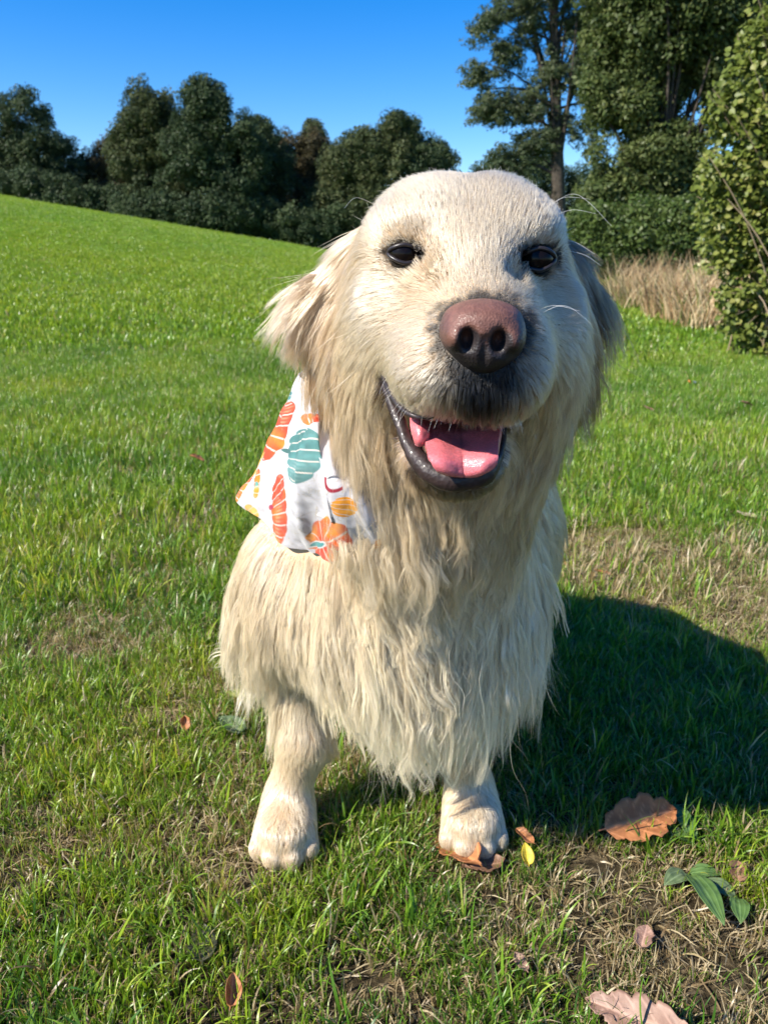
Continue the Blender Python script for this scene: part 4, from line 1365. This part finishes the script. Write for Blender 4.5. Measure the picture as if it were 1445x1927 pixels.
def bilinear_tint(p, px, py, col):
    """coat markings: black skin and hair round the eyes, the nose and the mouth"""
    c = col.copy()
    front = p[:, 1] < .60
    n1 = .35 * vnoise(p, 260, 3)
    for (e, rx, rz) in EYES:
        side = 1 if e[0] < 900 else -1
        dx = (px - e[0]) / (rx * 1.33); dy = (py - e[1]) / (rz * 1.6)
        r = np.sqrt(dx ** 2 + dy ** 2)
        # the dark hairs reach further towards the inner corner and brow
        r2 = np.sqrt(((px - e[0] - side * 26) / (rx * 1.3)) ** 2 + ((py - e[1] + 16) / (rz * 1.7)) ** 2)
        k = front * np.maximum(1 - smoothstep(.72, 1.15, r + n1), .18 * (1 - smoothstep(.2, 1.1, r2 + n1)))
        c = c * (1 - k[:, None]) + np.array([.006, .005, .006]) * k[:, None]
    # inside of the mouth and lip margins
    md_ = np.minimum(field([MOUTH[0]], p), field([MOUTH[1]], p)) if len(p) < 400000 else np.ones(len(p))
    k = (p[:, 1] < .58) * (1 - smoothstep(.0015, .0045, md_))
    c = c * (1 - k[:, None]) + np.array([.02, .008, .009]) * k[:, None]
    r = np.sqrt(((px - 858) / 90) ** 2 + ((py - 862) / 66) ** 2)
    k = (p[:, 1] < .53) * (py > 850) * .85 * (1 - smoothstep(.98, 1.12, r + n1 * .3))
    c = c * (1 - k[:, None]) + np.array([.02, .016, .016]) * k[:, None]
    # under and beside the nose
    r = np.sqrt(((px - 909) / 84) ** 2 + ((py - 708) / 80) ** 2)
    k = (p[:, 1] < .50) * (1 - smoothstep(.42, 1.16, r + n1 * .8 + .45 * (np.random.default_rng(3).random(len(p)) - .5)))
    r = np.sqrt(((px - 907) / 100) ** 2 + ((py - 625) / 76) ** 2)
    k = np.maximum(k, (p[:, 1] < .50) * .9 * (1 - smoothstep(.86, 1.10, r + n1 * .4)))
    c = c * (1 - k[:, None]) + np.array([.008, .008, .009]) * k[:, None]
    return c

# cloth shields: hair under the bandana is pressed short (filled in by the bandana part)
def build_fur(N, name, weight_fn, length_scale, rad, npts, seed, label=None, avoid=None):
    g = np.random.default_rng(seed)
    tri = np.concatenate([dog_F[:, [0, 1, 2]], dog_F[:, [0, 2, 3]]])
    a, b, c = dog_V[tri[:, 0]], dog_V[tri[:, 1]], dog_V[tri[:, 2]]
    area = .5 * np.linalg.norm(np.cross(b - a, c - a), axis=1)
    w = area * weight_fn((a + b + c) / 3, dog_N[tri[:, 0]])
    t = g.choice(len(tri), N, p=w / w.sum())
    u, v = g.random(N), g.random(N)
    m = u + v > 1; u[m] = 1 - u[m]; v[m] = 1 - v[m]
    p = a[t] * (1 - u - v)[:, None] + b[t] * u[:, None] + c[t] * v[:, None]
    n = norm(dog_N[tri[t, 0]] * (1 - u - v)[:, None] + dog_N[tri[t, 1]] * u[:, None] + dog_N[tri[t, 2]] * v[:, None])
    keep = np.ones(N, bool)
    px, py = project(p)
    # no hair on eyeballs, inside the mouth or where the nose sits
    for (e, rx, rz) in EYES:
        keep &= ~((np.sqrt(((px - e[0]) / (rx + 4)) ** 2 + ((py - e[1]) / (rz + 3)) ** 2) < 1) & (p[:, 1] < .55))
    keep &= ~((np.sqrt(((px - 907) / 76) ** 2 + ((py - 628) / 60) ** 2) < 1) & (p[:, 1] < .47))
    keep &= ~(field([q for q in MOUTH[:2]][0:1] + [], p) < .0012)
    keep &= ~(field([MOUTH[1]], p) < .0012)
    if avoid is not None:
        keep &= ~avoid(p, px, py)
    p, n, px, py = p[keep], n[keep], px[keep], py[keep]
    N = len(p)
    W = np.concatenate([comb(p[i:i + 40000]) for i in range(0, N, 40000)])
    D = norm(W @ aD); Ln = W @ aL; lift = W @ aLift; cl = W @ aCl; wv = W @ aW; col = W @ aC
    col = bilinear_tint(p, px, py, col)
    # shorter hair at the rims of eyes, nose and lips
    for (e, rx, rz) in EYES:
        r = np.sqrt(((px - e[0]) / (rx * 1.9)) ** 2 + ((py - e[1]) / (rz * 2.2)) ** 2)
        Ln *= np.where(p[:, 1] < .56, .28 + .72 * smoothstep(.55, 1.3, r), 1)
    r = np.sqrt(((px - 907) / 110) ** 2 + ((py - 632) / 92) ** 2)
    Ln *= np.where(p[:, 1] < .5, .40 + .60 * smoothstep(.72, 1.1, r), 1)
    Ln = Ln * length_scale
    def assign(ng, sd):
        gi = np.random.default_rng(sd).choice(N, ng, replace=False)
        kd = KDTree(ng)
        for i, q in enumerate(p[gi]):
            kd.insert(q, i)
        kd.balance()
        near = np.fromiter((kd.find(q)[1] for q in p), np.int64, N)
        return gi, near
    is_long = np.median(Ln) > .03
    ng = max(40, int(N / (46 if is_long else 34)))
    gi, near = assign(ng, seed + 1)
    ng2 = max(40, int(N / (14 if is_long else 9)))
    gi2, near2 = assign(ng2, seed + 2)
    lr = np.random.default_rng(seed + 7)
    gr_ = lr.random((ng, 4)); gn_ = lr.standard_normal((ng, 5)); gn2 = lr.standard_normal((ng2, 4))
    D = norm(D + .16 * np.stack([vnoise(p, 38, 1), vnoise(p, 38, 2), vnoise(p, 38, 5)], 1) * np.minimum(1, Ln / .02 + .4)[:, None])
    lng = smoothstep(.012, .05, Ln)
    D = norm(D + (.11 * lng)[:, None] * gn_[near, :3] + (.07 * lng)[:, None] * gn2[near2, :3])
    T = norm(D - (D * n).sum(1, keepdims=True) * n * .92)
    Ln = Ln * (.82 + .22 * g.random(N)) * (1 + .20 * lng * np.clip(gn_[near, 3], -1.5, 1.5)) * (1 + .15 * vnoise(p, 45, 8))
    lift = lift * np.clip(1 + .65 * lng * gn_[near, 4] + .25 * lng * gn2[near2, 3] + .15 * g.standard_normal(N), .15, 3)
    jit = g.standard_normal((N, 3)) * (.10 - .05 * lng)[:, None]
    d0 = norm(T + n * lift[:, None] * 1.5 + jit)
    pts = np.empty((N, npts, 3)); pts[:, 0] = p - n * .0008
    d = d0
    long = smoothstep(.02, .05, Ln)[:, None]
    s_ = np.linspace(0, 1, npts)
    for k in range(1, npts):
        pts[:, k] = pts[:, k - 1] + d * (Ln / (npts - 1))[:, None]
        d = norm(d * .75 + T * .22 + n * (-.03) + D * .10 * long + np.array([0, 0, -.10]) * long)
    def clump(pts, gi, near, amt, pw):
        G = pts[gi][near]
        w = (s_[None] ** pw) * amt[:, None]
        far = np.linalg.norm(p - p[gi][near], axis=1)
        w = w * (1 - smoothstep(.6, 1.8, far / (.006 + .14 * Ln)))[:, None]
        return pts * (1 - w[..., None]) + G * w[..., None]
    pts = clump(pts, gi2, near2, np.clip(cl * .9, 0, .9), .6)
    pts = clump(pts, gi, near, np.clip(cl * .90, 0, .74), .95)
    side = norm(np.cross(D, n) + 1e-6)
    ph = gr_[near, 0] * 6.28 + gn2[near2, 0] * .5 + g.standard_normal(N) * .18
    amp = wv * Ln * .060 * (.5 + gr_[near, 1])
    fr = (1.2 + 1.6 * gr_[near, 2])
    wave = np.sin(ph[:, None] + s_[None] * 6.28 * fr[:, None]) - np.sin(ph)[:, None]
    pts += side[:, None] * (amp[:, None] * wave * s_[None] ** .6)[..., None]
    wave2 = np.cos(ph[:, None] * 1.7 + s_[None] * 6.28 * fr[:, None]) - np.cos(ph * 1.7)[:, None]
    pts += n[:, None] * (amp[:, None] * .6 * wave2 * s_[None])[..., None]
    # stray hairs
    st = g.random(N) < .035
    pts[st] += (g.standard_normal((st.sum(), 1, 3)) * (Ln[st] * .16)[:, None, None]) * (s_ ** 1.5)[None, :, None]
    # keep the strands outside the skin
    for k in range(1, npts):
        q = pts[:, k]
        dd = np.concatenate([field(DOG_SOFT, q[i:i + 100000]) for i in range(0, N, 100000)])
        off = .0006 + .004 * s_[k] * np.minimum(1, Ln / .04)
        pts[:, k] += n * np.maximum(0, off - dd)[:, None] * .9
    pts[..., 2] = np.maximum(pts[..., 2], .004)
    cv = bpy.data.hair_curves.new(name)
    cv.add_curves([npts] * N)
    cv.position_data.foreach_set("vector", pts.reshape(-1).astype(np.float32))
    prof = np.interp(s_, [0, .15, .6, 1], [.8, 1, .8, .12])
    rr = (rad(p, Ln)[:, None] * prof[None]).astype(np.float32).ravel()
    if "radius" not in cv.attributes:
        cv.attributes.new("radius", 'FLOAT', 'POINT')
    cv.attributes["radius"].data.foreach_set("value", rr)
    var = (1 + .10 * g.standard_normal(N) + .42 * (gr_[near, 3] - .5) * smoothstep(.015, .05, Ln))[:, None]
    col = np.clip(col * np.clip(var, .68, 1.25), .004, .88)
    a_ = cv.attributes.new("tint", 'FLOAT_COLOR', 'CURVE')
    a_.data.foreach_set("color", np.c_[col, np.ones(N)].astype(np.float32).ravel())
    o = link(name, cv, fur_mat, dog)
    if label:
        o['label'] = label
    print(name, N)
    return o

DOG_SOFT = [q for q in DOG if not q.sub]
fur_mat, nt, out = new_mat("fur")
FUR_MODE = 'hair'
at = node(nt, "ShaderNodeAttribute", attribute_name="tint")
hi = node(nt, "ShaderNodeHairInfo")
rt = ramp(nt, [(0, (.74, .68, .62)), (.55, (1, 1, 1)), (1, (1.0, 1.0, 1.0))], hi.outputs["Intercept"])  # darker roots: shade between the locks put into the hair colour
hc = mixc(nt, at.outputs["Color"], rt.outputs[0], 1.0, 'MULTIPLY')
if FUR_MODE == 'hair':
    b = node(nt, "ShaderNodeBsdfHairPrincipled")
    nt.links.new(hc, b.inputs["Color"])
    b.inputs["Roughness"].default_value = .28
    b.inputs["Radial Roughness"].default_value = .75
    bd = node(nt, "ShaderNodeBsdfDiffuse")
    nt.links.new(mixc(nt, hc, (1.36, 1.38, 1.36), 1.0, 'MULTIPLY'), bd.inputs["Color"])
    mh = node(nt, "ShaderNodeMixShader"); mh.inputs[0].default_value = .38
    nt.links.new(b.outputs[0], mh.inputs[1]); nt.links.new(bd.outputs[0], mh.inputs[2])
    nt.links.new(mh.outputs[0], out.inputs[0])
else:
    b1 = node(nt, "ShaderNodeBsdfDiffuse"); b2 = node(nt, "ShaderNodeBsdfTranslucent")
    b3 = node(nt, "ShaderNodeBsdfHair"); b3.component = 'Reflection'
    b3.inputs["Color"].default_value = (1, .97, .92, 1); b3.inputs["RoughnessU"].default_value = .25; b3.inputs["RoughnessV"].default_value = .6; b3.inputs["Offset"].default_value = -R(6)
    nt.links.new(hc, b1.inputs["Color"]); nt.links.new(hc, b2.inputs["Color"])
    m1 = node(nt, "ShaderNodeMixShader"); m1.inputs[0].default_value = .40
    nt.links.new(b1.outputs[0], m1.inputs[1]); nt.links.new(b2.outputs[0], m1.inputs[2])
    m2 = node(nt, "ShaderNodeMixShader"); m2.inputs[0].default_value = .10
    nt.links.new(m1.outputs[0], m2.inputs[1]); nt.links.new(b3.outputs[0], m2.inputs[2])
    nt.links.new(m2.outputs[0], out.inputs[0])

avoid_cloth = globals().get('avoid_cloth')
_px, _py = project(dog_V)
_w = np.concatenate([comb(dog_V[i:i + 40000]) for i in range(0, len(dog_V), 40000)])
_c = np.clip((_w @ aC) * np.array([.85, .72, .60]), 0, 1)
_c = bilinear_tint(dog_V, _px, _py, _c)
dog.data.attributes["tint"].data.foreach_set("color", np.c_[_c, np.ones(len(_c))].astype(np.float32).ravel())
def w_head(c, n):
    h = (1 - smoothstep(.58, .66, c[:, 1])) * (c[:, 2] > .44)
    face = np.clip(.35 - n[:, 1], .08, 1)
    return h * (face + .1) + 1e-5
def w_body(c, n):
    h = 1 - .75 * (1 - smoothstep(.54, .60, c[:, 1])) * (c[:, 2] > .50)
    vis = np.where((c[:, 1] < .95), 1, .35)
    legs = np.where((c[:, 2] < .17) & (c[:, 1] < .90), 2.2, 1)
    return h * vis * legs * np.clip(.55 - n[:, 1], .18, 1)
def r_short(p, Ln):
    return np.full(len(p), .000105)
def r_body(p, Ln):
    return .000125 + .00004 * smoothstep(.02, .06, Ln) + np.where(p[:, 1] > .95, .0002, 0)
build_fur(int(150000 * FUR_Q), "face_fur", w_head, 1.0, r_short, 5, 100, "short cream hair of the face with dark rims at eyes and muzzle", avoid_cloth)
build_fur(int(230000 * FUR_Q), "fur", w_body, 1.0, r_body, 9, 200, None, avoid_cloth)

# ---- whiskers and brow hairs
WK = [((705, 385, .53), (670, 372, .51), (648, 392, .49)), ((1015, 405, .53), (1080, 365, .50), (1150, 425, .46)), ((1020, 395, .53), (1060, 372, .51), (1110, 375, .48)),
      ((1035, 410, .53), (1075, 395, .51), (1120, 402, .49)), ((1060, 470, .53), (1100, 480, .51), (1130, 500, .49)), ((1055, 455, .53), (1080, 455, .52), (1118, 478, .50)),
      ((1000, 600, .47), (1060, 575, .46), (1115, 612, .45)), ((1000, 590, .47), (1040, 575, .46), (1090, 585, .45))]
gw = np.random.default_rng(9)
for k in range(34):
    sx = gw.choice([-1, 1]); px_ = 905 + sx * gw.uniform(10, 105); py_ = gw.uniform(735, 775) - abs(px_ - 905) * .15
    Y_ = .445 + abs(px_ - 905) * .0002
    WK.append(((px_, py_, Y_), (px_ + sx * gw.uniform(2, 14), py_ + gw.uniform(15, 28), Y_ - .006), (px_ + sx * gw.uniform(4, 26), py_ + gw.uniform(30, 62), Y_ - .008)))
for k in range(9):
    t_ = gw.random(); px_ = 722 + 40 * t_; py_ = 700 + 75 * t_
    WK.append(((px_ + 8, py_ - 8, .50 - .03 * t_), (px_ - 4, py_ + 8, .49 - .03 * t_), (px_ - 10 - gw.uniform(0, 12), py_ + gw.uniform(18, 34), .485 - .03 * t_)))
wp = np.stack([spline([P(*c) for c in w], 10) for w in WK])
cv = bpy.data.hair_curves.new("whiskers"); cv.add_curves([10] * len(WK))
cv.position_data.foreach_set("vector", wp.reshape(-1).astype(np.float32))
if "radius" not in cv.attributes:
    cv.attributes.new("radius", 'FLOAT', 'POINT')
cv.attributes["radius"].data.foreach_set("value", np.tile(np.linspace(.00010, .00003, 10), len(WK)).astype(np.float32))
a_ = cv.attributes.new("tint", 'FLOAT_COLOR', 'CURVE'); a_.data.foreach_set("color", np.tile([.8, .78, .74, 1], (len(WK), 1)).astype(np.float32).ravel())
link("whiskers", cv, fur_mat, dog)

# ------------------------------------------------------------------ fallen leaves, weeds and litter on the turf
def on_ground(px, py):
    b_ = (963.5 - py) / FPX; t_ = CAM_H / (SP - b_ * CP)
    x, y = (px - 722.5) / FPX * t_, t_ * (CP + b_ * SP)
    return np.array([x, y, float(H(x, y))])
def dead_leaf_mat(name, c0, c1, rough=.55):
    m, nt, out = new_mat(name)
    at = node(nt, "ShaderNodeAttribute", attribute_name="vein")
    tc = node(nt, "ShaderNodeTexCoord"); nz = node(nt, "ShaderNodeTexNoise", Scale=90.0, Detail=5.0)
    nt.links.new(tc.outputs["Object"], nz.inputs["Vector"])
    cc_ = ramp(nt, [(.3, c0), (.65, c1)], nz.outputs[0])
    cv_ = mixc(nt, cc_.outputs[0], tuple(min(1, x * 1.5 + .03) for x in c1), at.outputs["Fac"])
    b = node(nt, "ShaderNodeBsdfPrincipled", Roughness=rough); nt.links.new(cv_, b.inputs["Base Color"])
    tr = node(nt, "ShaderNodeBsdfTranslucent"); nt.links.new(cv_, tr.inputs["Color"])
    bp = node(nt, "ShaderNodeBump", Strength=.5, Distance=.001); nt.links.new(nz.outputs[0], bp.inputs["Height"]); nt.links.new(bp.outputs[0], b.inputs["Normal"])
    mx = node(nt, "ShaderNodeMixShader"); mx.inputs[0].default_value = .25
    nt.links.new(b.outputs[0], mx.inputs[1]); nt.links.new(tr.outputs[0], mx.inputs[2]); nt.links.new(mx.outputs[0], out.inputs[0])
    return m
LM = {
    'orange': dead_leaf_mat("orange brown leaf", (.30, .105, .035), (.46, .19, .07)),
    'brown': dead_leaf_mat("brown leaf", (.12, .055, .030), (.26, .14, .08)),
    'pink': dead_leaf_mat("pinkish brown leaf", (.22, .12, .085), (.36, .22, .16)),
    'yellow': dead_leaf_mat("yellow leaf", (.42, .30, .02), (.62, .48, .04)),
    'pale': dead_leaf_mat("pale leaf", (.34, .27, .16), (.52, .44, .30)),
    'lime': dead_leaf_mat("fading leaf", (.20, .24, .04), (.34, .36, .08)),
    'green': dead_leaf_mat("green leaf", (.06, .125, .026), (.10, .18, .045), .5),
    'grey': dead_leaf_mat("grey green leaf", (.08, .13, .05), (.13, .18, .08), .6),
    'dark': dead_leaf_mat("dark leaf", (.025, .030, .012), (.06, .06, .028), .45),
}
def leaf_mesh(name, Ln, Wd, lobes_, curl, fold_, seed, ribs=0, nu=40, nv=13, twist=0.0, arch=0.0):
    g = np.random.default_rng(seed)
    t = np.linspace(0, 1, nu)
    w = np.sin(np.pi * np.clip(t, 0, 1) ** .85) ** .75
    if lobes_:
        w = w * (.72 + .30 * np.abs(np.sin(t * np.pi * lobes_ + .4)) ** .8 + .05 * g.standard_normal(nu))
    w = np.clip(w, .03, 1.2); w[t < .08] = .035
    s = np.linspace(-1, 1, nv)
    X = s[None] * w[:, None] * Wd / 2 * (1 - .12 * np.abs(s[None]) * curl)
    # lobes sweep towards the tip
    Yl = (t[:, None] + .07 * np.abs(s[None]) * w[:, None] * (1 if lobes_ else 0)) * Ln
    Z = fold_ * np.abs(X) + curl * Wd * .22 * (s[None] ** 2) * np.sin(t[:, None] * 2.6 + seed) ** 2
    Z = Z + .035 * Ln * fbm(np.stack([X, Yl], -1), 45 / max(Ln / .09, .3), 2, seed) + arch * Ln * np.sin(t[:, None] * np.pi)
    if ribs:
        Z = Z + .010 * Wd * np.cos(s[None] * np.pi * ribs)
    Z = Z + twist * X * (t[:, None] - .3)
    V = np.stack([X, Yl - Ln * .45, Z], -1).reshape(-1, 3)
    me = np_mesh(name, V, sheet_faces(nu, nv))
    v_ = np.exp(-(s[None] / .07) ** 2) * np.ones((nu, 1))
    if ribs:
        v_ = np.maximum(v_, .5 * (np.cos(s[None] * np.pi * ribs) > .8) * np.ones((nu, 1)))
    elif lobes_ or Ln > .02:
        v_ = np.maximum(v_, .6 * (np.abs(((t[:, None] * Ln - np.abs(X) * .8) / Ln * 7) % 1 - .5) < .07) * (np.abs(s[None]) < .85))
    set_attr(me, "vein", v_.ravel())
    return me
def fallen(name, px, py, Ln, Wd, ang, mat, label, cat="leaf", lobes_=5, curl=.6, fold_=.25, h=.012, tilt=(0, 0), seed=1, **kw):
    me = leaf_mesh(name, Ln, Wd, lobes_, curl, fold_, seed, **kw)
    o = link(name, me, LM[mat], None, label=label, category=cat)
    q = on_ground(px, py); q[2] += h
    o.location = q
    o.rotation_euler = (R(tilt[0]), R(tilt[1]), R(ang))
    md = o.modifiers.new("thick", 'SOLIDIFY'); md.thickness = .0005
    return o
fallen("oak_leaf", 1188, 1580, .105, .058, -72, 'orange', "large orange-brown oak leaf lying right of the dog's paw", h=.026, tilt=(4, 30), seed=3, lobes_=4, curl=.5)
fallen("dead_leaf", 868, 1618, .085, .050, 35, 'orange', "curled brown leaf crushed under the dog's front paw at right", h=.010, tilt=(-12, -14), seed=4, lobes_=3, curl=.8)
fallen("dead_leaf", 905, 1640, .050, .035, -80, 'brown', "dark scrap of leaf just in front of the right paw", h=.008, seed=5, lobes_=3, curl=.8)
fallen("dead_leaf", 988, 1598, .030, .018, 40, 'orange', "small crumpled orange leaf beside the yellow one", h=.016, seed=6, lobes_=2, curl=1.2)
fallen("yellow_leaf", 990, 1632, .026, .016, 5, 'yellow', "tiny bright yellow leaf right of the paw", h=.016, tilt=(35, 0), seed=7, lobes_=0, curl=.9)
fallen("oak_leaf", 1215, 1958, .100, .042, 62, 'pink', "dull pinkish brown leaf cut by the bottom edge of the picture", h=.020, tilt=(-8, -18), seed=8, lobes_=5, curl=.5)
fallen("oak_leaf", 378, 890, .060, .042, 95, 'orange', "orange leaf alone on the grass left of the bandana", h=.045, tilt=(25, 0), seed=9, lobes_=3)
fallen("dead_leaf", 1403, 778, .070, .040, 85, 'brown', "brown leaf lying far back near the right edge", h=.05, tilt=(20, 0), seed=10, lobes_=3)
fallen("dead_leaf", 1218, 790, .050, .030, 60, 'brown', "small brown leaf far back between the dog's ear and the right edge", h=.05, tilt=(20, 0), seed=11, lobes_=2)
fallen("dead_leaf", 352, 1388, .022, .018, 20, 'orange', "tiny rust coloured leaf left of the dog's foreleg", h=.022, tilt=(40, 0), seed=12, lobes_=2, curl=1.2)
fallen("dead_leaf", 438, 1900, .032, .020, 10, 'orange', "rolled reddish leaf at the bottom edge left of centre", h=.020, tilt=(20, 20), seed=13, lobes_=0, curl=1.8)
fallen("wilted_leaf", 384, 1800, .050, .030, 12, 'dark', "dark wilted leaf sunk in the grass at lower left", h=.012, seed=14, lobes_=0, curl=.4)
fallen("fading_leaf", 463, 1334, .055, .030, 80, 'lime', "yellow-green leaf behind the dog's left-hand foreleg", h=.020, tilt=(10, 0), seed=15, lobes_=0, curl=.3)
fallen("weed_leaf", 440, 1385, .050, .034, 60, 'grey', "pale grey-green leaf beside the left-hand foreleg", h=.016, tilt=(14, 0), seed=16, lobes_=0, curl=.3)
fallen("dead_leaf", 1405, 990, .060, .040, 70, 'pale', "pale curled leaf in the straw near the right edge", h=.020, tilt=(22, 0), seed=17, lobes_=2, curl=1.2)
fallen("dead_leaf", 1135, 1092, .040, .020, 80, 'orange', "orange leaf scrap in the straw patch right of the dog", h=.018, tilt=(12, 0), seed=18, lobes_=2)
fallen("dead_leaf", 1062, 1078, .018, .012, 40, 'orange', "tiny orange scrap close to the dog's flank", h=.020, tilt=(12, 0), seed=19, lobes_=0)
fallen("dead_leaf", 1208, 1782, .030, .022, -30, 'pink', "pinkish leaf scrap on the bare patch at lower right", h=.010, tilt=(12, 0), seed=20, lobes_=2)
fallen("dead_leaf", 980, 1832, .022, .014, 30, 'pink', "small pinkish leaf scrap low in the picture right of centre", h=.012, tilt=(12, 0), seed=21, lobes_=2)
fallen("dead_leaf", 1385, 1660, .030, .022, -20, 'brown', "dark red-brown leaf beside the plantain at the right edge", h=.012, tilt=(12, 0), seed=22, lobes_=2)
fallen("dead_leaf", 640, 1312, .02, .014, 10, 'brown', "brown leaf fragment in the shade under the dog's chest", h=.012, seed=23, lobes_=2)
# the scrap of litter
lt = link("litter", None, None, None, label="tiny white and orange scrap of litter on the far grass", category="litter")
q = on_ground(1299, 733); q[2] += .05; lt.location = q
for k, (dx, c, nm) in enumerate(((-.010, (.75, .20, .06), "printed_half"), (.012, (.78, .77, .74), "white_half"))):
    me = leaf_mesh(nm, .026, .024, 0, .9, .3, 40 + k)
    o = link(nm, me, simple_mat(nm, c, .5), lt); o.location = (dx, 0, 0); o.rotation_euler = (R(40), 0, R(70 + 50 * k))
# plantains: broad ribbed leaves from one crown
def plantain(px, py, leaves, label, mats=('green',)):
    root = link("plantain", None, None, None, label=label, category="weed")
    q = on_ground(px, py); root.location = q
    for k, (ang, Ln, Wd, rise, arch_) in enumerate(leaves):
        me = leaf_mesh("leaf", Ln, Wd, 0, .1, .22, 60 + k + int(px), ribs=4, arch=arch_, nv=25)
        me.transform(Matrix.Translation((0, Ln * .45, 0)))
        o = link("leaf", me, LM[mats[k % len(mats)]], root)
        md = o.modifiers.new("thick", 'SOLIDIFY'); md.thickness = .0005
        o.rotation_euler = (R(rise), 0, R(ang)); o.location = (0, 0, .008)
plantain(1292, 1655, [(182, .085, .026, 8, .10), (120, .038, .022, 2, .1), (262, .036, .020, 4, .1)], "plantain with a long ribbed leaf pointing down at the lower right", ('green', 'grey'))
plantain(1305, 1600, [(5, .060, .020, 10, .1), (60, .040, .015, 8, .1)], "smaller plantain behind the oak leaf, leaves pointing away", ('green',))
plantain(1385, 1700, [(60, .038, .022, 4, .1), (160, .04, .02, 4, .1)], "low broadleaf weed at the right edge beside the plantain", ('grey', 'green'))
